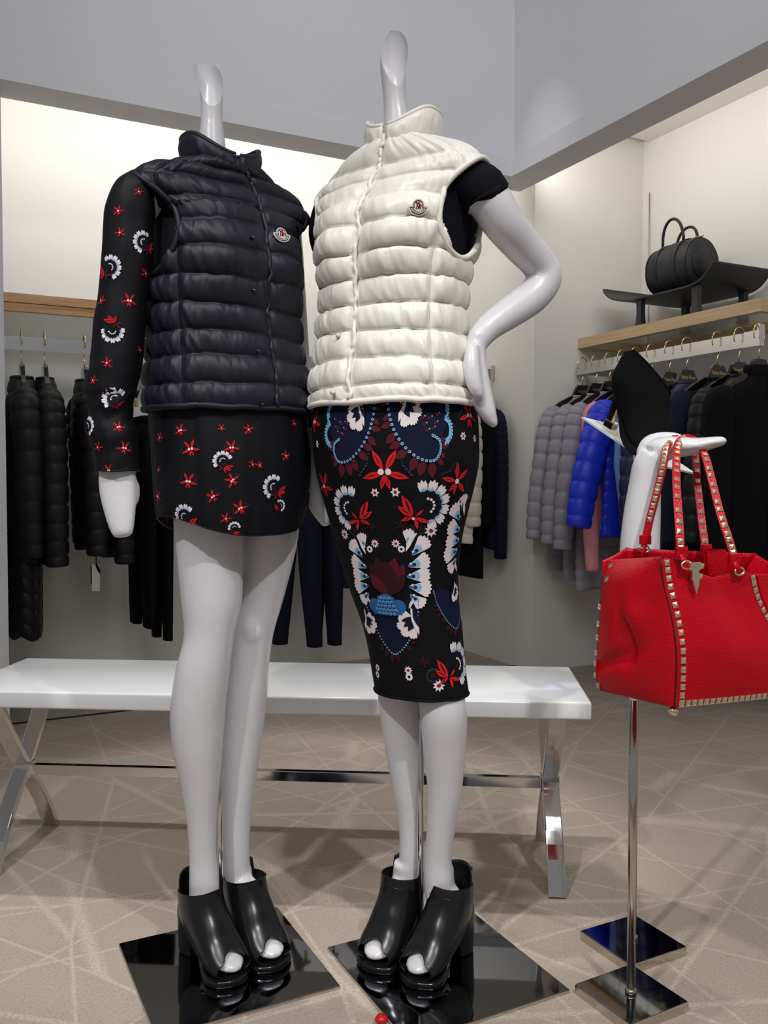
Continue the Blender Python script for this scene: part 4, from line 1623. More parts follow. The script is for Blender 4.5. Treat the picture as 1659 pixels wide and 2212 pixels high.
sk('printed_wing', m_wingcol(), 728, 1205, 46, ang=-.2)
heart = [(leaf(0, -.9, x, y, w_), 'ink_maroon' if k % 2 else 'ink_deep') for k, (x, y, w_) in enumerate(((-.85, .55, .22), (.85, .55, .22), (-.45, .85, .25), (.45, .85, .25), (0, .7, .3), (-.9, .1, .2), (.9, .1, .2)))]
sk('printed_rosette', heart, 836, 1244, 48)
scl = [(disc(-.62, -.1, .38, 14), 'ink_midblue'), (disc(.62, -.1, .38, 14), 'ink_midblue')]
scl += [(np.array([(-.75, -.55), (-.6, -.1), (-.45, .35), (-.25, .5), (0, .55), (.25, .5), (.45, .35), (.6, -.1), (.75, -.55), (0, -.4)]), 'ink_midblue')]
for i in range(5):
    for j in range(-3, 4):
        x, y = (j + (i % 2) * .5) * .2, -.45 + i * .2
        if abs(x) < .55 - i * .04:
            scl.append((disc(x, y, .085, 8), 'ink_blue'))
            scl.append((disc(x, y - .02, .06, 8), 'ink_midblue'))
sk('printed_scales', scl, 836, 1305, 44, off=.004)
ub = [(-.95, .95), (-.85, .5), (-.65, .05), (-.38, -.4), (0, -.72), (.38, -.42), (.65, .0), (.85, .45), (.95, .95)]
ubl = ragged([(-x, y) for x, y in ub], 22, .3, 'ink_deep', 5) + [(np.array(list(cr(ub, 24)) + [(.6, 1.0), (0, .75), (-.6, 1.0)]), 'ink_navy')] + bead_path(ub, 44, .028)
sk('printed_bead_garland', ubl, 850, 1362, 72)
sk('printed_bead_garland', ubl, 978, 1318, 56, ang=.15)
f_ = m_feather()
sk('printed_feather', f_, 878, 1352, 44, off=.004)
sk('printed_feather', f_, 806, 1348, 38, mirror=True, off=.004)
sk('printed_feather', f_, 980, 1282, 28, mirror=True, off=.004)
for x, y in ((1010, 1010), (1012, 1120)):
    pass
for x, y in ((893, 1120), (745, 1128), (964, 1459)):
    sk('printed_dot', [(disc(0, 0, 1, 10), 'ink_white')], x, y, 3.5)

# ---- floral blouse on A
blA = thing('printed_blouse', (cxA, cyA, .90), 'black floral blouse with long sleeves and curved hem under the navy vest', 'blouse')
bl_rows = [(860, 330, 655), (885, 332, 660), (930, 334, 664), (980, 338, 668), (1030, 341, 668), (1080, 344, 664), (1115, 348, 660), (1142, 352, 655)]
blR = px_rings(bl_rows, 1.79, YAW_A, .80, samples=40)
rings = []
ang = np.linspace(0, 2 * math.pi, 160, endpoint=False)
for i, (c, a, b) in enumerate(blR):
    q = i / (len(blR) - 1)
    r_ = ellipse(c, a, b, YAW_A, 160, 2.2)
    d_ = r_ - c
    d_ /= np.linalg.norm(d_, axis=1)[:, None]
    fold = (.0045 * vnoise(ang * 3.2, np.full(160, q * .5), 4) + .003 * vnoise(ang * 8, np.full(160, q * .7), 6)) * (0.25 + q)
    r_ = r_ + d_ * fold[:, None]
    # shirt-tail hem: low at front and back, cut up at the sides
    r_[:, 2] += q ** 2 * (.030 * np.abs(np.sin(ang)) ** 2.5 - .008 * np.cos(ang) ** 2)
    rings.append(r_)
part('blouse_body', loft([SA.pt(th, np.full_like(th, u), -.012) for u in np.linspace(.10, SA.U - .01, 30)], cap=False), 'blouse_silk', blA)
bl_body = part('shirt_tail', loft(rings, cap=False), 'blouse_silk', blA)
solidify(bl_body, .0015)
part('hem_band', tube(rings[-1], .0016, 6, ref=ZAX, close=True), 'blouse_silk', blA)


def sleeve(rows, Y, ratio, seed, yaw):
    R = px_rings(rows, Y, yaw, ratio, samples=90)
    rg = []
    n = 56
    an = np.linspace(0, 2 * math.pi, n, endpoint=False)
    for i, (c, a, b) in enumerate(R):
        q = i / (len(R) - 1)
        r_ = ellipse(c, a, b, yaw, n, 2.1)
        d_ = r_ - c
        d_ /= np.linalg.norm(d_, axis=1)[:, None]
        sag = vnoise(np.full(n, q * 26) + np.sin(an) * 1.2, an * .6, seed) * .0035 * (.25 + 1.1 * np.exp(-((q - .70) / .16) ** 2))
        fold = sag + .002 * vnoise(an * 2, np.full(n, q * 4), seed + 1)
        rg.append(r_ + d_ * fold[:, None] + ZAX * (vnoise(an * .8, np.full(n, q * 5), seed + 2) * .003)[:, None])
    return loft(rg, cap=False), rg


sl1, rg1 = sleeve([(372, 286, 322), (392, 256, 332), (420, 240, 334), (455, 229, 332), (490, 225, 329), (560, 222, 326), (640, 215, 316), (700, 206, 312), (760, 201, 308), (800, 195, 302), (842, 189, 292),
                   (862, 193, 287), (900, 194, 288), (940, 190, 293), (975, 203, 296), (1000, 207, 298), (1018, 208, 300)], 1.66, .92, 31, 0.0)
s1 = part('sleeve', sl1, 'blouse_silk', blA)
solidify(s1, .0015)
sl2, rg2 = sleeve([(452, 578, 628), (490, 585, 637), (560, 590, 640), (640, 596, 646), (720, 602, 650), (800, 612, 664), (860, 620, 674), (930, 634, 688), (990, 645, 696), (1050, 655, 703), (1085, 664, 702)], 1.895, .95, 47, 0.0)
s2 = part('sleeve', sl2, 'blouse_silk', blA)
solidify(s2, .0015)
for s_, rg in ((s1, rg1), (s2, rg2)):
    part('cuff', tube(rg[-1] + (0, 0, .001), .002, 6, ref=ZAX, close=True), 'blouse_silk', s_)
pL = Proj([bl_body, s1, s2])
PXA = 1.0 / 1080.0


def bl(name, polys, px, py, r, **k):
    motif(pL, name, polys, px, py, r * PXA, off=.0006, **k)


for x, y, r, a in ((256, 456, 13, .3), (260, 503, 12, -.3), (299, 415, 10, .5), (221, 650, 12, .2), (279, 650, 17, -.1), (231, 784, 13, -.5), (203, 822, 11, .3), (256, 923, 14, .3), (213, 965, 12, .2),
                   (268, 968, 16, -.2), (236, 1016, 14, .1), (390, 930, 15, .3), (412, 970, 21, .2), (500, 967, 17, .1), (478, 925, 9, 0), (536, 928, 13, .6), (346, 945, 13, .2), (407, 1040, 20, -.1), (502, 1038, 17, .9),
                   (460, 1073, 15, .7), (519, 1098, 18, .5), (342, 1072, 15, -.3), (544, 1003, 10, .4), (617, 985, 13, .6), (488, 1120, 13, .3), (651, 1135, 10, .4), (634, 915, 9, .1), (560, 1005, 9, -.4), (345, 1015, 8, .2),
                   (312, 590, 11, .3), (300, 755, 9, .1)):
    bl('printed_butterfly', m_bug(wings=r > 12, eyes=1 if r < 14 else 2), x, y, r, ang=a)
for x, y, r, a, mi in ((310, 524, 25, 0, False), (238, 578, 27, 0, True), (243, 714, 26, 2.05, False), (248, 862, 27, -.4, False), (190, 920, 22, 0, True), (481, 996, 22, -.6, False),
                       (400, 1116, 28, -.3, False), (590, 1052, 28, -.1, False), (664, 1078, 26, .2, False), (352, 1128, 20, .7, False), (604, 1092, 14, 0, True), (506, 1140, 14, -.9, False)):
    bl('printed_fan_flower', m_fan(50, 258, 7, teeth=2, simple=True), x, y, r, ang=a, mirror=mi)
# the same print goes on round the back of the shirt tail and sleeves

# ------------------------------------------------------------------ hangers and hanging clothes
HK = 0.012


def hanger(rp, L, Tn, label, group, text=True, facing=1, width=.19, clips=False):
    """broad black hanger: plate across L, thin along Tn, gold hook over the rail at rp"""
    t = thing('clothes_hanger', rp - ZAX * .13, label, 'hanger', group)
    zt = rp[2] - .118
    prof = [(-.030, 0), (.030, 0), (.040, -.012), (.062, -.052), (width * .75, -.088), (width, -.118), (width - .004, -.132), (width * .7, -.112), (.05, -.088), (-.05, -.088), (-width * .7, -.112),
            (-width + .004, -.132), (-width, -.118), (-width * .75, -.088), (-.062, -.052), (-.040, -.012)]
    poly = [v3(rp[:2], zt) + L * x + ZAX * z - Tn * .009 for x, z in prof]
    part('hanger_body', prism(poly, Tn * .018), 'hanger_black', t, False)
    pts = [v3(rp[:2], zt - .004), v3(rp[:2], zt + .034)]
    c = v3(rp[:2], rp[2] - .012)
    r = .036
    for a in np.radians(np.linspace(235, -30, 22)):
        pts.append(c + L * (r * math.cos(a) * .92) + ZAX * (r * 1.15 * math.sin(a)))
    part('hook', tube(pts, .0026, 8), 'gold', t)
    if text:
        tv, tf = text_mesh('Neiman Marcus', .0165, .0003)
        x_, z_ = L * facing, ZAX
        nrm = np.cross(x_, z_)
        V = np.array([v3(rp[:2], zt - .034) + x_ * (x * .80) + z_ * (y * 1.5) + nrm * (.0095 + z) for x, y, z in tv])
        part('hanger_lettering', (V, tf), 'gold', t, False, label='gold script lettering')
    if clips:
        for s in (-.10, .10):
            part('clip', box(v3(rp[:2], zt - .135) + L * s, L, Tn, ZAX, .007, .008, .022, .002), 'gold', t)
    return t


def quilt(rings, ts, amp, seed, n):
    out = []
    an = np.linspace(0, 2 * math.pi, n, endpoint=False)
    for k, (r_, t_) in enumerate(zip(rings, ts)):
        c = r_.mean(0)
        d_ = r_ - c
        d_ /= np.linalg.norm(d_, axis=1)[:, None] + 1e-9
        b = math.floor(t_)
        q = t_ - b
        puff = max(math.sin(math.pi * q), 0.0) ** .42
        w = vnoise(an * 5 + b * 3.3, np.full(n, b * 1.9), seed) * .10 + vnoise(an * 14 + b * 5, np.full(n, t_ * 1.1), seed + 1) * .14
        out.append(r_ + d_ * (amp * puff * (1 + w))[:, None])
    return out


def section(c, L, Tn, a, b, n, p=2.4):
    t_ = np.linspace(0, 2 * math.pi, n, endpoint=False)
    s, k = np.sin(t_), np.cos(t_)
    s, k = np.sign(s) * np.abs(s) ** (2 / p), np.sign(k) * np.abs(k) ** (2 / p)
    return c + np.outer(a * s, L) + np.outer(b * k, Tn)


def jacket(name, rp, L, Tn, m, label, group, length=.72, sleeve_len=.62, quilted=True, flare=.08, thick=.05, half=.185, baffle=.055, seed=1, collar_h=.022, hem=None, sl_r=.05, lean=0.0, cat='jacket', collar_m=None, amp=.0095):
    """garment on a hanger; L points to the room, Tn along the rail towards the viewer's side"""
    zs = rp[2] - .225
    root = thing(name, v3(rp[:2], zs - length), label, cat, group)
    n = 56
    prof = [(0.045, .058, thick * .75), (.018, .085, thick * .85), (-.012, half * .74, thick * .95), (-.050, half * .98, thick * 1.05), (-.12, half * 1.0, thick * 1.15), (-.25, half * .98, thick * 1.2), (-length * .6, half * 1.0, thick * 1.15),
            (-length, half * (1.06 if hem is None else hem), thick * 1.1)]
    P = cr(np.array(prof), 400)
    per = 10 if quilted else 1
    zz = np.linspace(.045, -length, int((length + .045) / baffle) * per + 1) if quilted else np.linspace(.045, -length, 40)
    rings, ts = [], []
    zi = P[:, 0][::-1]
    for z in zz:
        a = np.interp(z, zi, P[:, 1][::-1])
        b = np.interp(z, zi, P[:, 2][::-1])
        q = (0.045 - z) / (length + .045)
        r_ = section(v3(rp[:2], zs + z) + Tn * lean * q, L, Tn, a, b, n)
        an = np.linspace(0, 2 * math.pi, n, endpoint=False)
        d_ = r_ - r_.mean(0)
        r_ = r_ + d_ * (.05 * vnoise(an * 2.2, np.full(n, q * 1.5), seed + 7) + .05 * q * vnoise(an * 5, np.full(n, q), seed + 8))[:, None]
        r_[:, 2] += q * .012 * vnoise(an * 1.5, np.full(n, 1.0), seed + 9)
        rings.append(r_)
        ts.append((0.045 - z) / baffle)
    if quilted:
        rings = quilt(rings, ts, amp, seed, n)
    part('body', loft(rings), m, root)
    for s in (1, -1):
        fl_ = flare if s > 0 else flare * .15
        p0 = v3(rp[:2], zs - .035) + L * s * (half - .03)
        pts = [p0, p0 + L * s * .045 - ZAX * .05, p0 + L * s * (.055 + fl_ * .35) - ZAX * sleeve_len * .35 + Tn * .01, p0 + L * s * (.05 + fl_ * .75) - ZAX * sleeve_len * .72 + Tn * .014, p0 + L * s * (.04 + fl_) - ZAX * sleeve_len + Tn * .02]
        k = int(sleeve_len / baffle) * per + 1 if quilted else 36
        path = cr(pts, k)
        R = cr(np.array([(.030, .034), (sl_r * 1.05, sl_r * .95), (sl_r * 1.02, sl_r * .9), (sl_r * .95, sl_r * .82), (sl_r * .82, sl_r * .72)]), k)
        V, Fc = tube(path, R, 30, ref=L)
        if quilted:
            rg = [V[i * 30:(i + 1) * 30] for i in range(k)]
            tsl = np.linspace(0, (k - 1) / per, k)
            rg = quilt(rg, tsl, amp * .8, seed + 20 + s, 30)
        else:
            rg = [V[i * 30:(i + 1) * 30] for i in range(k)]
            an = np.linspace(0, 2 * math.pi, 30, endpoint=False)
            rg = [r_ + (r_ - r_.mean(0)) * (.12 * vnoise(an * 1.2, np.full(30, i * .22), seed + 5))[:, None] for i, r_ in enumerate(rg)]
        part('sleeve', loft(rg), m, root)
    if collar_h:
        cr_ = []
        for q in np.linspace(0, 1, 10):
            r_ = section(v3(rp[:2], zs + .030 + collar_h * q), L, Tn, .062 + .006 * q, thick * .75 + .006 * q, 40)
            d_ = r_ - r_.mean(0)
            cr_.append(r_ + d_ * (.10 * math.sin(math.pi * q)))
        o = part('collar', loft(cr_, cap=False), collar_m or m, root)
        solidify(o, .008)
    zp = [v3(rp[:2], zs + z) - Tn * (np.interp(z, zi, P[:, 2][::-1]) + (amp if quilted else .002)) * -1 for z in np.linspace(.03, -length + .02, 30)]
    part('front_zip', tube(np.array(zp), .003, 6), m, root)
    return root


# right rail: hangers run along D1; L = towards the room, Tn = towards the viewer
Lr, Tr = -D1v, -D2v


def rr_at(px):
    s = along(RR + D1 * .006, -D2, px, RAIL_Z)
    return v3(RR + D1 * .006 - D2 * s, RAIL_Z + .03)


G_R = 'hangers on the right rail'
G_J = 'jackets on the right rail'
specs = [
    (1258, 'quilted_jacket', 'grey_nylon', 'grey down jacket hanging at the far wall end of the right rail', 'grey jacket at the far wall end', dict(length=.86, sleeve_len=.66, flare=.12, seed=3, thick=.032, sl_r=.05)),
    (1288, 'quilted_jacket', 'grey_nylon', 'grey down jacket, second from the far wall end of the right rail', 'second grey jacket from the far wall', dict(length=.90, sleeve_len=.68, flare=.11, seed=5, thick=.034, sl_r=.05)),
    (1317, 'quilted_jacket', 'grey_nylon', 'grey down jacket hanging directly behind the pink cardigan', 'grey jacket next to the pink cardigan', dict(length=.94, sleeve_len=.70, flare=.11, seed=7, thick=.034, sl_r=.05)),
    (1345, 'cardigan', 'pink_knit', 'pink knit cardigan between the grey jackets and the bright blue jacket', 'pink cardigan', dict(length=.66, sleeve_len=.80, flare=.0, quilted=False, sl_r=.04, seed=9, cat='cardigan', thick=.03)),
    (1374, 'quilted_jacket', 'blue_nylon', 'bright cobalt blue down jacket behind the black ankle boot', 'cobalt blue jacket', dict(length=.66, sleeve_len=.58, flare=.17, seed=11, sl_r=.066, thick=.036)),
    (1408, 'shirt', 'light_blue_cloth', 'light blue shirt whose collar shows beside the black ankle boot', 'light blue shirt', dict(length=.60, sleeve_len=.50, quilted=False, seed=13, cat='shirt', half=.15, flare=0, thick=.03, collar_h=.06)),
    (1447, 'quilted_jacket', 'navy_nylon_hang', 'navy down jacket hanging right behind the black ankle boot', 'navy jacket behind the ankle boot', dict(length=.84, sleeve_len=.62, flare=.05, seed=15, thick=.04)),
    (1484, 'quilted_jacket', 'navy_nylon_hang', 'navy down jacket in the middle of the right rail, with glossy shoulders', 'navy jacket in mid rail', dict(length=.80, sleeve_len=.62, flare=.05, seed=17, thick=.045)),
    (1550, 'jacket', 'navy_cloth', 'plain navy cloth jacket on the near part of the right rail', 'plain navy cloth jacket', dict(length=.82, sleeve_len=.62, quilted=False, seed=19, thick=.045)),
    (1597, 'quilted_jacket', 'black_nylon', 'blackish navy down jacket on the right rail, beside the black coat', 'blackish navy down jacket', dict(length=.82, sleeve_len=.62, seed=21, thick=.045)),
]
for px, nm, mm, lab, hl, kw in specs:
    rp = rr_at(px)
    hanger(rp, Lr, Tr, 'black hanger with gold hook and lettering holding the ' + hl, G_R, facing=-1)
    jacket(nm, rp, Lr, Tr, mm, lab, G_J, **kw)
# big dark coat at the picture's right edge, nearest on the rail
rp = rr_at(1640)
hanger(rp, Lr, Tr, 'black hanger carrying the black coat at the near end of the right rail', G_R, text=False, facing=-1)
jacket('coat', rp, Lr, Tr, 'charcoal_cloth', 'long black cloth coat at the near end of the right rail', G_J, length=1.02, sleeve_len=.70, quilted=False, flare=.03, half=.21, sl_r=.06, thick=.05, seed=33, cat='coat', collar_h=.05)

# left rail: hangers run along D2; seen almost edge-on
Ll, Tl = -D2v, D1v


def lr_at(px):
    s = along(M_ + D2 * .006, -D1, px, RAIL_Z)
    return v3(M_ + D2 * .006 - D1 * s, RAIL_Z + .029)


G_L = 'hangers on the left rail'
G_C = 'dark clothes on the left rail'
left = [
    (46, 'long_coat', 'black_nylon', 'long black hooded down coat at the left end of the rail', 'long black coat', dict(length=1.06, sleeve_len=.68, thick=.055, seed=41, flare=.0, sl_r=.062, baffle=.065, cat='coat', half=.16)),
    (96, 'quilted_jacket', 'black_nylon', 'black down jacket, second from the left on the rail', 'second black jacket from the left', dict(length=.74, sleeve_len=.72, thick=.042, seed=43, flare=.02, sl_r=.056, half=.16)),
    (182, 'quilted_jacket', 'black_nylon', 'black down jacket whose price tag hangs beside the white hand', 'black jacket with the price tag', dict(length=.68, sleeve_len=.68, thick=.045, seed=45, flare=.02, sl_r=.056, half=.16)),
    (238, 'quilted_jacket', 'black_nylon', "black down jacket hidden behind the left mannequin's sleeve", 'black jacket behind the printed sleeve', dict(length=.72, sleeve_len=.72, thick=.045, seed=47, flare=.02, half=.16)),
    (770, 'quilted_jacket', 'navy_nylon_hang', 'navy down jacket whose hem shows between the navy trousers and the printed skirt', 'navy jacket near the navy trousers', dict(length=.94, sleeve_len=.66, thick=.055, seed=49, half=.17)),
    (978, 'quilted_jacket', 'cream_hang', 'cream down jacket just showing beside the printed skirt', 'cream jacket', dict(length=.72, sleeve_len=.60, thick=.04, seed=51, half=.16, flare=0)),
    (1008, 'jacket', 'black_cloth', 'black jacket hanging behind the right edge of the printed skirt', 'black jacket behind the printed skirt', dict(length=.92, sleeve_len=.6, quilted=False, thick=.04, seed=53, half=.15, flare=0)),
    (1040, 'quilted_jacket', 'navy_cloth', 'navy quilted jacket at the right end of the left rail', 'navy quilted jacket at the right end', dict(length=.76, sleeve_len=.78, thick=.036, seed=55, half=.15, flare=.0, sl_r=.042, baffle=.035, amp=.004)),
]
for px, nm, mm, lab, hl, kw in left:
    rp = lr_at(px)
    hanger(rp, Ll, Tl, 'black hanger with a gold hook holding the ' + hl, G_L, text=False, width=.15)
    jacket(nm, rp, Ll, Tl, mm, lab, G_C, **kw)


def trousers(rp, L, Tn, m, label, zt, zb, wid, thick, knee=.75, ankle=.5, spread=.0, hl=None):
    """pair of trousers clipped at the waistband"""
    hanger(rp, L, Tn, hl, G_L, text=False, width=.15, clips=True)
    root = thing('trousers', v3(rp[:2], zb), label, 'trousers', G_C)
    part('waistband', loft([section(v3(rp[:2], z), L, Tn, wid, thick, 40) for z in (zt, zt - .02, zt - .04)]), m, root)
    zc = zt - .26
    part('seat', loft([section(v3(rp[:2], z), L, Tn, wid * k_, thick * k2, 40) for z, k_, k2 in ((zt - .038, 1, 1), (zt - .12, 1.1, 1.15), (zc, 1.12, 1.2), (zc - .03, 1.05, 1.1))]), m, root)
    for s in (-1, 1):
        rg = []
        for q in np.linspace(0, 1, 26):
            z = zc + .03 + (zb - zc - .03) * q
            w_ = wid * .56 * np.interp(q, [0, .5, .88, .92, 1], [1, knee, ankle, ankle * .85, ankle * .85])
            c = v3(rp[:2], z) + L * s * (wid * .54 - wid * .06 * q) + Tn * s * spread * (.3 + q)
            r_ = section(c, L, Tn, w_, thick * np.interp(q, [0, .5, 1], [1.1, .95, .7]), 32)
            an = np.linspace(0, 2 * math.pi, 32, endpoint=False)
            rg.append(r_ + (r_ - c) * (.06 * vnoise(an * 1.6, np.full(32, q * 3), 3 + s))[:, None])
        part('trouser_leg', loft(rg), m, root)
    return root


ZW = at(300, 885, 3.95)[2]
trousers(lr_at(302), Ll, Tl, 'black_cloth', 'black trousers clipped to a hanger behind the left mannequin', ZW - .03, .34, .17, .034, .9, .8, .010, hl='black clip hanger with gold hook seen between sleeve and navy vest')
trousers(lr_at(345), Ll, Tl, 'black_cloth', 'longer black trousers hanging just right of the first black pair', ZW - .03, .27, .12, .03, .9, .7, .01, hl='black clip hanger hidden behind the navy vest')
trousers(lr_at(640), Ll, Tl, 'navy_cloth', 'navy trousers with tapered cuffs, left one of two pairs', ZW - .05, .18, .15, .055, .85, .55, .05, hl='black clip hanger for the left navy trousers')
trousers(lr_at(700), Ll, Tl, 'navy_cloth', 'navy trousers with tapered cuffs, right one of two pairs', ZW - .05, .18, .14, .05, .85, .6, .02, hl='black clip hanger for the right navy trousers')

# price tag dangling from the third jacket's cuff
tgY = 3.78
tp = at(209, 1196, tgY)
t = thing('price_tag', at(207, 1278, tgY), 'small white price tag dangling on a black cord below the black jacket', 'tag')
part('cord', tube([at(208, 1165, tgY), at(207, 1190, tgY), at(208, 1218, tgY)], .002, 6), 'black_cloth', t)
c0 = at(207, 1248, tgY)
card_x = np.array((1, 0, 0))
part('card', box(c0, card_x, (0, 1, 0), ZAX, .017, .0012, .058), 'tag_card', t, False)
part('card', box(c0 + np.array((-.012, .006, .012)), (math.cos(.3), math.sin(.3), 0), (-math.sin(.3), math.cos(.3), 0), ZAX, .012, .0012, .04), 'charcoal_cloth', t, False)
part('cord_bead', lathe(at(212, 1228, tgY), [(.003, -.022), (.006, -.01), (.006, .01), (.003, .022)], 10, axis=(.4, 0, -1)), 'black_cloth', t)

# ------------------------------------------------------------------ red studded tote
bag = thing('tote_bag', at(1457, 1527, 1.47), 'red grained leather tote bag with gold pyramid studs hanging from the white arm', 'bag')


def patch(L_, R_s, nu, nv, bulge, fold=None):
    """panel between two edge curves, bulging along its normal"""
    A, B = cr(L_, nv), cr(R_s, nv)
    P = np.array([[A[j] + (B[j] - A[j]) * u for u in np.linspace(0, 1, nu)] for j in range(nv)])
    du = P[nv // 2, -1] - P[nv // 2, 0]
    dv = P[-1, nu // 2] - P[0, nu // 2]
    n = np.cross(du, dv)
    n /= np.linalg.norm(n)
    if n[1] > 0:
        n = -n
    U, Vv = np.meshgrid(np.linspace(0, 1, nu), np.linspace(0, 1, nv))
    d = bulge(U, Vv)
    return P + d[..., None] * n, n


fl = [at(1427, 1204, 1.432), at(1433, 1260, 1.430), at(1449, 1330, 1.424), at(1459, 1400, 1.418), at(1459, 1470, 1.417), at(1455, 1527, 1.418)]
fr_ = [at(1634, 1240, 1.500), at(1645, 1290, 1.502), at(1672, 1350, 1.506), at(1700, 1410, 1.510), at(1715, 1460, 1.512), at(1722, 1499, 1.512)]
gl = [at(1301, 1211, 1.585), at(1302, 1260, 1.580), at(1297, 1330, 1.572), at(1292, 1400, 1.565), at(1288, 1455, 1.56), at(1300, 1492, 1.552)]
bk = [at(1352, 1184, 1.602), at(1350, 1260, 1.605), at(1345, 1350, 1.61), at(1340, 1430, 1.61), at(1340, 1470, 1.60), at(1345, 1490, 1.59)]
bkr = [f + np.array((.012, .135, .0)) for f in fr_]
bkr[0] = at(1632, 1196, 1.64)
gr = [f + np.array((.085, .055, -.004)) for f in fr_]
# front panel, with a scooped top edge between the handles
Pf, nf = patch(fl, fr_, 60, 60, lambda u, v: .012 * np.sin(np.pi * u) * np.sin(np.pi * np.clip(v, 0, 1)) ** .8 - .012 * np.exp(-((u - .62) / .22) ** 2) * np.exp(-((v - .25) / .3) ** 2))
top_dip = np.interp(np.linspace(0, 1, 60), [0, .04, .22, .3, .42, .55, .68, .8, .95, 1], [.012, 0, .0, .010, .017, .019, .012, .0, .001, .014])
wv = np.linspace(1, 0, 60)[:, None] ** 6
Pf[..., 2] -= top_dip[None, :] * wv
o = part('front_panel', grid(Pf), 'red_leather', bag)
o['flip_ref'] = 1
solidify(o, .003, 0)
front_o = o
Pg, ng = patch(gl, fl, 60, 60, lambda u, v: .022 * np.sin(np.pi * u) ** .8 * np.sin(np.pi * np.clip(v * 1.0, 0, 1)) ** .7
               - .020 * np.exp(-((u - .35 - .25 * v) / .10) ** 2) * np.exp(-((v - .52) / .16) ** 2) - .016 * np.exp(-((u - .4) / .5) ** 2) * np.exp(-((v - .0) / .12) ** 2)
               + .008 * np.exp(-((u - .55) / .2) ** 2) * np.exp(-((v - .40) / .09) ** 2) - .012 * np.exp(-((v - .74 + .2 * u) / .06) ** 2) * np.exp(-((u - .3) / .35) ** 2))
o = part('gusset', grid(Pg), 'red_leather', bag)
o['flip_ref'] = 1
solidify(o, .003, 0)
gus_o = o
for nm, a_, b_ in (('back_panel', bk, bkr), ('gusset', gr, bkr), ('gusset', fr_, gr), ('gusset', gl, bk)):
    Pp, _ = patch(a_, b_, 24, 30, lambda u, v: .004 * np.sin(np.pi * u))
    o = part(nm, grid(Pp), 'red_leather', bag)
    o['flip_ref'] = 1
    solidify(o, .003, 0)
bot = np.array([fl[-1], fr_[-1], gr[-1], bkr[-1], bk[-1], gl[-1]])
o = part('bottom_panel', (np.concatenate([bot + (0, 0, .004), [bot.mean(0) - (0, 0, .006)]]), [(i, (i + 1) % 6, 6) for i in range(6)]), 'red_leather', bag)
# dark painted edges
part('edge_trim', tube(np.array([Pf[j, 0] + nf * .001 for j in range(60)]), .0016, 6), 'red_edge', bag)
part('edge_trim', tube(np.array([Pf[0, i] + ZAX * .0005 for i in range(60)]), .0013, 6), 'red_edge', bag)
part('edge_trim', tube(np.array([Pg[j, 0] for j in range(60)]), .0022, 6), 'red_edge', bag)
part('edge_trim', tube(np.array([Pg[0, i] for i in range(60)]), .0014, 6), 'red_edge', bag)
part('edge_trim', tube(np.array(cr([bk[0], (bk[0] + bkr[0]) / 2 - ZAX * .012, bkr[0]], 20)), .0014, 6), 'red_edge', bag)
part('snap_tab', prism([at(1528, 1205, 1.585), at(1526, 1190, 1.585), at(1532, 1186, 1.585), at(1566, 1187, 1.60), at(1571, 1192, 1.60), at(1570, 1245, 1.60), at(1530, 1243, 1.585)], (.0, .004, 0)), 'red_leather', bag, False)

stud_me = None


def stud(p, n, up, parent, s=.0049, h=.0042):
    global stud_me
    n = n / np.linalg.norm(n)
    r_ = np.cross(up, n)
    r_ /= np.linalg.norm(r_)
    u = np.cross(n, r_)
    if stud_me is None:
        stud_me = mesh_of('stud', [(-1, -1, 0), (1, -1, 0), (1, 1, 0), (-1, 1, 0), (-1, -1, .25), (1, -1, .25), (1, 1, .25), (-1, 1, .25), (0, 0, 1)],
                          [(3, 2, 1, 0), (0, 1, 5, 4), (1, 2, 6, 5), (2, 3, 7, 6), (3, 0, 4, 7), (4, 5, 8), (5, 6, 8), (6, 7, 8), (7, 4, 8)], 'stud_gold', False)
    o = bpy.data.objects.new('stud', stud_me)
    link(o, parent)
    loc = p - root_loc(parent)
    M4 = Matrix((( *(r_ * s),), ( *(u * s),), ( *(n * h),))).transposed().to_4x4()
    M4.translation = Vector(loc)
    o.matrix_local = M4
    return o


def row_on(P, j_or_i, vertical, n, parent, nrm, k0=.02, k1=.98, **kw):
    for q in np.linspace(k0, k1, n):
        if vertical:
            y = q * (P.shape[0] - 1)
            i = int(y)
            f = y - i
            a, b = P[i, j_or_i], P[min(i + 1, P.shape[0] - 1), j_or_i]
            up = P[max(i - 1, 0), j_or_i] - P[min(i + 1, P.shape[0] - 1), j_or_i]
            side = P[i, min(j_or_i + 2, P.shape[1] - 1)] - P[i, max(j_or_i - 2, 0)]
        else:
            x = q * (P.shape[1] - 1)
            i = int(x)
            f = x - i
            a, b = P[j_or_i, i], P[j_or_i, min(i + 1, P.shape[1] - 1)]
            up = P[j_or_i - 2, i] - P[j_or_i, i]
            side = P[j_or_i, min(i + 1, P.shape[1] - 1)] - P[j_or_i, max(i - 1, 0)]
        nn = np.cross(side, up)
        nn /= np.linalg.norm(nn)
        if np.dot(nn, nrm) < 0:
            nn = -nn
        stud(a + (b - a) * f + nn * .0018, nn, up, parent, **kw)


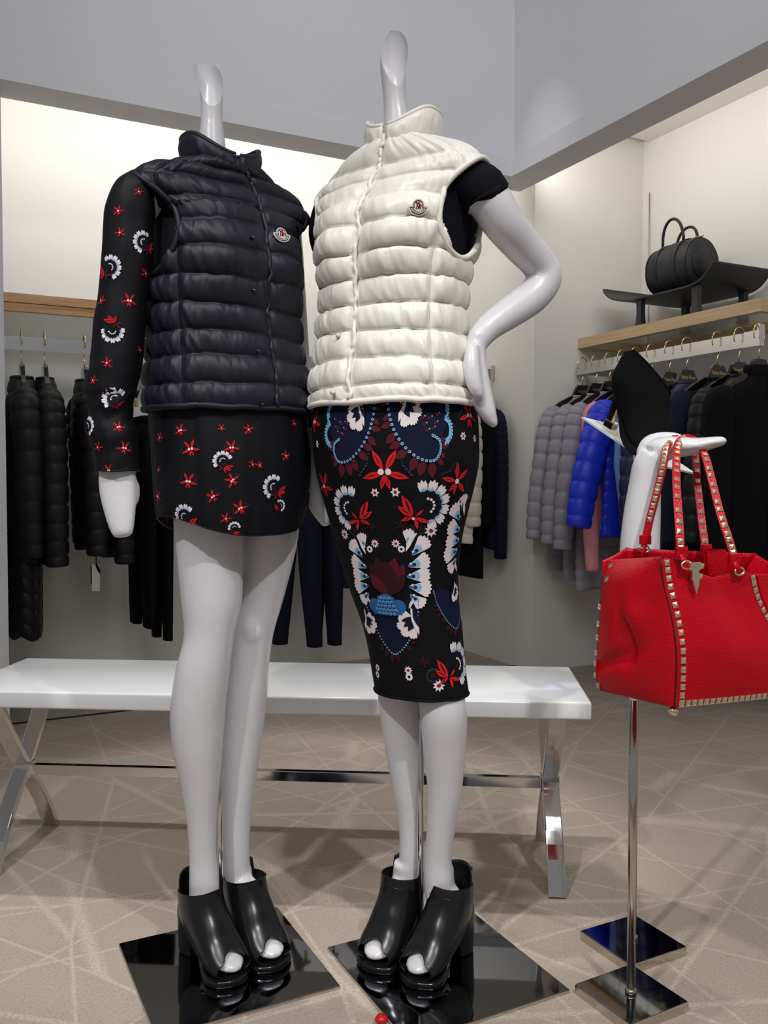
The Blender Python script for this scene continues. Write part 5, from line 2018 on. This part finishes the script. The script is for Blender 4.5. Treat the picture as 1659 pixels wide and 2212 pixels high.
row_on(Pf, 3, True, 17, front_o, nf, .05, .955)
row_on(Pf, 56, True, 8, front_o, nf, .05, .40)
row_on(Pf, 57, False, 21, front_o, nf, .055, .99, s=.0052)
stud(Pg[4, 7] + ng * .002, ng, ZAX, gus_o)
stud(Pg[10, 7] + ng * .002, ng, ZAX, gus_o)
for q in np.linspace(.36, .92, 7):
    stud(cr(gl, 50)[int(q * 49)] + np.array((-.002, 0, 0)), np.array((-1.0, -.15, 0)), ZAX, gus_o)
for p in (Pf[-1, 0] + (.004, .012, -.008), Pf[-1, 52] + (0, .01, -.008), Pg[-1, 20] + (.02, .02, -.004), Pf[-1, 24] + (0, .06, -.004)):
    part('foot_stud', lathe(p, [(.003, .006), (.008, .002), (.0085, -.003), (.006, -.008), (.001, -.0095)], 16), 'stud_gold', bag)


def strap(pts, parent_name, n=80, w=.0068, studs=15, k0=.04, k1=.96, face=None):
    path = cr(pts, n)
    T = np.gradient(path, axis=0)
    T /= np.linalg.norm(T, axis=1)[:, None]
    # strap face looks towards face; its width runs across
    fc = np.array(face if face is not None else (0.0, -1.0, 0.25))
    W = np.cross(T, fc)
    W /= np.linalg.norm(W, axis=1)[:, None]
    Nn = np.cross(W, T)
    rg = []
    for i in range(n):
        rg.append([path[i] - W[i] * w - Nn[i] * .0016, path[i] + W[i] * w - Nn[i] * .0016, path[i] + W[i] * w + Nn[i] * .0016, path[i] - W[i] * w + Nn[i] * .0016])
    o = part(parent_name, loft(rg), 'red_leather', bag, False)
    for q in np.linspace(k0, k1, studs):
        i = int(q * (n - 1))
        nn = Nn[i] if np.dot(Nn[i], fc) > 0 else -Nn[i]
        stud(path[i] + nn * .0018, nn, T[i], o, s=.0046, h=.0042)
    return o


# front handle: up from the front panel, over the white arm, down again
apx = [at(1461, 975, 1.592), at(1466, 952, 1.632), at(1480, 943, 1.665)]
h1 = strap([at(1470, 1200, 1.440), at(1468, 1150, 1.450), at(1462, 1060, 1.50), at(1461, 1000, 1.55), at(1464, 960, 1.598), at(1478, 945, 1.64)], 'handle', studs=18, k1=.97)
h2 = strap([at(1478, 945, 1.64), at(1500, 951, 1.665), at(1521, 980, 1.60), at(1538, 1040, 1.56), at(1556, 1110, 1.52), at(1576, 1170, 1.495), at(1588, 1214, 1.486)], 'handle', studs=15, k0=.3, k1=.92)
h3 = strap([at(1394, 1170, 1.588), at(1404, 1120, 1.588), at(1420, 1060, 1.59), at(1433, 1005, 1.592), at(1440, 966, 1.604), at(1455, 948, 1.64)], 'handle', studs=17, k0=.2, k1=.97, face=(-.6, -.8, .1))
h4 = strap([at(1455, 948, 1.64), at(1490, 950, 1.69), at(1502, 985, 1.70), at(1507, 1050, 1.665), at(1515, 1120, 1.63), at(1523, 1180, 1.60)], 'handle', studs=11, k0=.33, k1=.95)
for px, py, Y in ((1472, 1192, 1.436), (1586, 1207, 1.482), (1394, 1166, 1.584), (1525, 1186, 1.596)):
    part('strap_loop', box(at(px, py, Y), (math.cos(.35), math.sin(.35), 0), (-math.sin(.35), math.cos(.35), 0), ZAX, .0105, .0042, .0085, .0015), 'red_leather', bag, False)
for (x0, y0, Y0), (x1, y1, Y1) in (((1472, 1196, 1.434), (1486, 1228, 1.430)), ((1588, 1212, 1.480), (1598, 1236, 1.478))):
    part('strap_tab', tube([at(x0, y0, Y0), at((x0 + x1) / 2, (y0 + y1) / 2, (Y0 + Y1) / 2 - .004), at(x1, y1, Y1)], [(.0055, .0016)] * 3, 10, ref=(1, .4, 0), smooth=10), 'red_leather', bag)
hp = Proj([front_o])
for px, py in ((1482, 1220), (1596, 1234)):
    c = at(px, py, 1.432 if px < 1500 else 1.481)
    a = np.linspace(0, 2 * math.pi, 22, endpoint=False)
    ux = np.array((math.cos(.37), math.sin(.37), 0))
    part('eyelet', tube(np.array([c + ux * .0098 * math.cos(q) + ZAX * .0062 * math.sin(q) - np.array((0, .003, 0)) for q in a]), .0017, 8, ref=(0, -1, 0), close=True), 'stud_gold', bag)
for px, py, Y in ((1391, 1186, 1.586),):
    c = at(px, py, Y)
    a = np.linspace(0, 2 * math.pi, 20, endpoint=False)
    part('eyelet', tube(np.array([c + np.array((.0095 * math.cos(q), 0, .0068 * math.sin(q))) for q in a]), .0016, 8, ref=(0, -1, 0), close=True), 'stud_gold', bag)
part('strap_tab', tube([at(1393, 1172, 1.583), at(1391, 1190, 1.578), at(1388, 1212, 1.58)], [(.0045, .0015)] * 3, 10, ref=(1, .4, 0), smooth=10), 'red_leather', bag)
# pointed clasp
cl = at(1499, 1223, 1.436)
cx_, cy_ = np.array((math.cos(.37), math.sin(.37), 0)), np.array((math.sin(.37), -math.cos(.37), 0))
clasp = part('clasp', box(cl + cy_ * .002, cx_, cy_, ZAX, .0115, .003, .0062, .001), 'stud_gold', bag, False)
part('clasp_loop', box(cl - ZAX * .014 + cy_ * .003, cx_, cy_, ZAX, .0068, .0026, .0085, .001), 'stud_gold', clasp, False)
tri = [cl + cx_ * x + ZAX * z + cy_ * .0035 for x, z in ((-.0068, -.0215), (.0068, -.0215), (.0052, -.031), (.0005, -.045), (-.0040, -.031))]
part('clasp_point', prism(tri, cy_ * .003), 'stud_gold', clasp, False)
stud(cl + cx_ * .0125 + cy_ * .003, cy_, ZAX, clasp, s=.0045, h=.006)
stud(cl + cx_ * .010 - ZAX * .017 + cy_ * .003, cy_, ZAX, clasp, s=.0045, h=.006)

# ------------------------------------------------------------------ suede ankle boot on the tray
BY = 1.845
boot = thing('ankle_boot', at(1385, 975, BY), 'black suede ankle boot with slim wooden heel on the tilted tray', 'boot')
BR = px_rings([(760, 1350, 1452, .006), (785, 1337, 1451, .005), (805, 1327, 1449, .003), (825, 1323, 1447, 0), (845, 1326, 1445, -.003), (870, 1335, 1444, -.008), (900, 1345, 1443, -.018),
               (930, 1350, 1441, -.035), (950, 1360, 1438, -.055), (966, 1376, 1432, -.078), (974, 1390, 1424, -.095)], BY, 0.0, .62, samples=44)
bm = bmesh.new()
V, Fc = loft([ellipse(c, a_, min(b_, .036), 0.0, 48, 2.3) for c, a_, b_ in BR])
vs = [bm.verts.new(tuple(v)) for v in V]
for q in Fc:
    bm.faces.new([vs[i] for i in q])
pa, pb = at(1371, 768, BY), at(1441, 850, BY)
sl = (pb - pa) / np.linalg.norm(pb - pa)
pn = np.cross(np.array((0, -1.0, 0)), sl)
pn = pn if pn[2] > 0 else -pn
bmesh.ops.bisect_plane(bm, geom=bm.verts[:] + bm.edges[:] + bm.faces[:], dist=1e-6, plane_co=Vector(pa), plane_no=Vector(pn), clear_outer=True)
bm.normal_update()
rim = [e for e in bm.edges if e.is_boundary]
loop = []
e = rim[0]
v = e.verts[0]
seen = set()
while True:
    loop.append(np.array(v.co))
    seen.add(e)
    v = e.other_vert(v)
    nx = [k for k in v.link_edges if k.is_boundary and k not in seen]
    if not nx:
        break
    e = nx[0]
bm.verts.index_update()
Vb, Fb = np.array([v.co[:] for v in bm.verts]), [tuple(v.index for v in f.verts) for f in bm.faces]
bm.free()
o = part('upper', (Vb, Fb), 'suede', boot)
solidify(o, .003)
loop = np.array(loop)
lc = loop.mean(0)
part('lining', (np.concatenate([lc + (loop - lc) * .96 - pn * .002, [lc - pn * .05]]), [(i, (i + 1) % len(loop), len(loop)) for i in range(len(loop))]), 'black_cloth', boot)
part('top_binding', tube(cr(np.concatenate([loop, loop[:1]]), 90)[:-1], .0022, 8, ref=pn, close=True), 'black_cloth', boot)
heel_path = [at(1336, 852, BY + .012), at(1331, 872, BY + .014), at(1321, 898, BY + .014), at(1313, 918, BY + .012)]
part('heel', tube(heel_path, [(.010, .013), (.0085, .011), (.0072, .0095), (.007, .009)], 14, ref=(1, 0, .3), smooth=14, power=4), 'suede', boot)
hf = [p + np.array((.0075, -.004, .001)) for p in heel_path]
part('heel_face', tube(hf, [(.007, .009), (.0058, .0085), (.0045, .008), (.0042, .0075)], 14, ref=(1, 0, .3), smooth=14, power=4), 'heel_wood', boot)
part('heel_tip', box(at(1320, 917, BY + .008), tx, np.cross(tn, tx), tn, .0115, .0105, .0075, .001), 'chrome', boot, False)
part('sole', tube([at(1338, 862, BY + .006), at(1352, 905, BY - .012), at(1364, 945, BY - .045), at(1384, 972, BY - .085), at(1400, 985, BY - .118)], [(.010, .003), (.016, .003), (.022, .003), (.024, .003), (.010, .003)], 16, ref=(1, .2, .3), smooth=24), 'suede', boot)

# ------------------------------------------------------------------ display riser and black bag on the right shelf
F0 = S0 + D1 * .05
ZS = 1.762
ris = thing('display_riser', v3(F0 + D1 * .17 - D2 * .35, ZS), 'black curved display riser with flared legs standing on the oak shelf', 'riser')
prof = []
for px, py in ((1302, 627), (1306, 636), (1318, 646), (1335, 650.5), (1360, 650), (1400, 641), (1450, 629), (1490, 618), (1512, 605), (1528, 586), (1540, 566)):
    z = 1.9
    for _ in range(4):
        s = along(F0, -D2, px, z)
        q = F0 - D2 * s
        z = at(px, py, q[1])[2]
    prof.append((s, z))
prof = cr(np.array(prof), 60)
WD = .385
rows_ = []
for s, z in prof:
    a0, a1 = v3(F0 - D2 * s, z), v3(F0 - D2 * s + D1 * WD, z)
    rows_.append([a0, a0 + ZAX * .008, a1 + ZAX * .008, a1])
part('board', loft(rows_), 'riser_black', ris, False)
zl = lambda s: float(np.interp(s, prof[:, 0], prof[:, 1]))
for s in (along(F0, -D2, 1374, 1.8), along(F0, -D2, 1494, 1.8)):
    for dd in (.03, WD - .05):
        c = F0 - D2 * s + D1 * dd
        zt = zl(s) - .0
        rg = []
        for q, w_ in ((0, 1.55), (.12, 1.35), (.3, 1.08), (.55, .95), (.8, 1.0), (1, 1.12)):
            z = ZS - .018 * (dd > .1) * 0 + (zt - ZS) * q
            rg.append([v3(c, z) + D2v * a * .0165 * w_ + D1v * b * .014 * (w_ ** .5) for a, b in ((-1, -1), (1, -1), (1, 1), (-1, 1))])
        part('riser_leg', loft(rg), 'riser_black', ris, False)

# barrel bag: axis along the shelf
pc = F0 + D1 * .15 - D2 * along(F0 + D1 * .15, -D2, 1472, 2.0)
zc = zl(along(F0, -D2, 1440, 1.9)) + .008
duf = thing('barrel_bag', v3(pc, zc), 'black leather barrel bag with two short handles on the curved riser', 'bag')
Rb, Lb = .116, .138
ax_c = v3(pc, zc + Rb + .012)
n = 56
an = np.linspace(0, 2 * math.pi, n, endpoint=False)
rg = []
for q in np.linspace(-1, 1, 40):
    bul = 1 - .10 * abs(q) ** 3 + .012 * vnoise(np.array([q * 4]), np.array([.5]), 2)[0]
    ca, sa = np.cos(an), np.sin(an)
    zz = np.where(sa < 0, np.sign(sa) * np.abs(sa) ** .75 * 1.02, sa * 1.12)
    dent = 1 + .02 * vnoise(an * 1.5, np.full(n, q * 3), 12)
    rg.append(ax_c - D2v * (q * Lb) + np.outer(ca * Rb * bul * dent, D1v) + np.outer(zz * Rb * bul * dent, ZAX))
part('barrel', loft(rg), 'black_bag_leather', duf)
for q in (-.93, .93):
    i = int((q + 1) / 2 * 39)
    part('end_piping', tube(rg[i] + (rg[i] - rg[i].mean(0)) * .01, .004, 8, ref=ZAX, close=True), 'black_bag_leather', duf)
for q in (-.48, .42):
    i = int((q + 1) / 2 * 39)
    r0 = rg[i]
    part('strap_band', loft([[p + (p - r0.mean(0)) * k - D2v * dx for p in r0] for dx, k in ((-.014, .012), (-.014, .035), (.014, .035), (.014, .012))], cap=False), 'black_bag_leather', duf)
part('zip', tube([ax_c + ZAX * Rb * 1.14 - D2v * (q * Lb * .98) for q in np.linspace(-1, 1, 12)], .005, 8), 'nickel', duf)
for sd, hh in ((-.045, .125), (.045, .10)):
    pts = []
    for q in np.linspace(0, 1, 24):
        a = math.pi * q
        x = -math.cos(a) * .068
        pts.append(ax_c + D1v * (sd * (1 + .2 * math.sin(a))) + D2v * (x + .012) + ZAX * (Rb * .98 + hh * math.sin(a) ** .8))
    part('handle', tube(np.array(pts), .0072, 10), 'black_bag_leather', duf)
for sd in (-1, 1):
    for x in (-.056, .08):
        part('ring', tube(np.array([ax_c + D1v * sd * .047 + D2v * (x + .009 * math.cos(a)) + ZAX * (Rb * .98 + .009 * math.sin(a)) for a in np.linspace(0, 2 * math.pi, 14, endpoint=False)]), .0022, 6, close=True, ref=D1v), 'nickel', duf)
part('end_patch', lathe(rg[-1].mean(0) + D2v * 0 - D2v * .001, [(.075, 0), (.072, .006), (.001, .007)], 30, axis=-D2v, ref=ZAX), 'black_bag_leather', duf)

# small red thing lying by the mirror plate at the lower picture edge
rp0 = atz(824, 2207, .004)
solo('hair_clip', lathe(rp0, [(.004, 0), (.011, .002), (.0125, .006), (.009, .011), (.002, .013)], 20), 'red_thing', 'small red plastic piece on the carpet beside the mirror plate', 'clip')
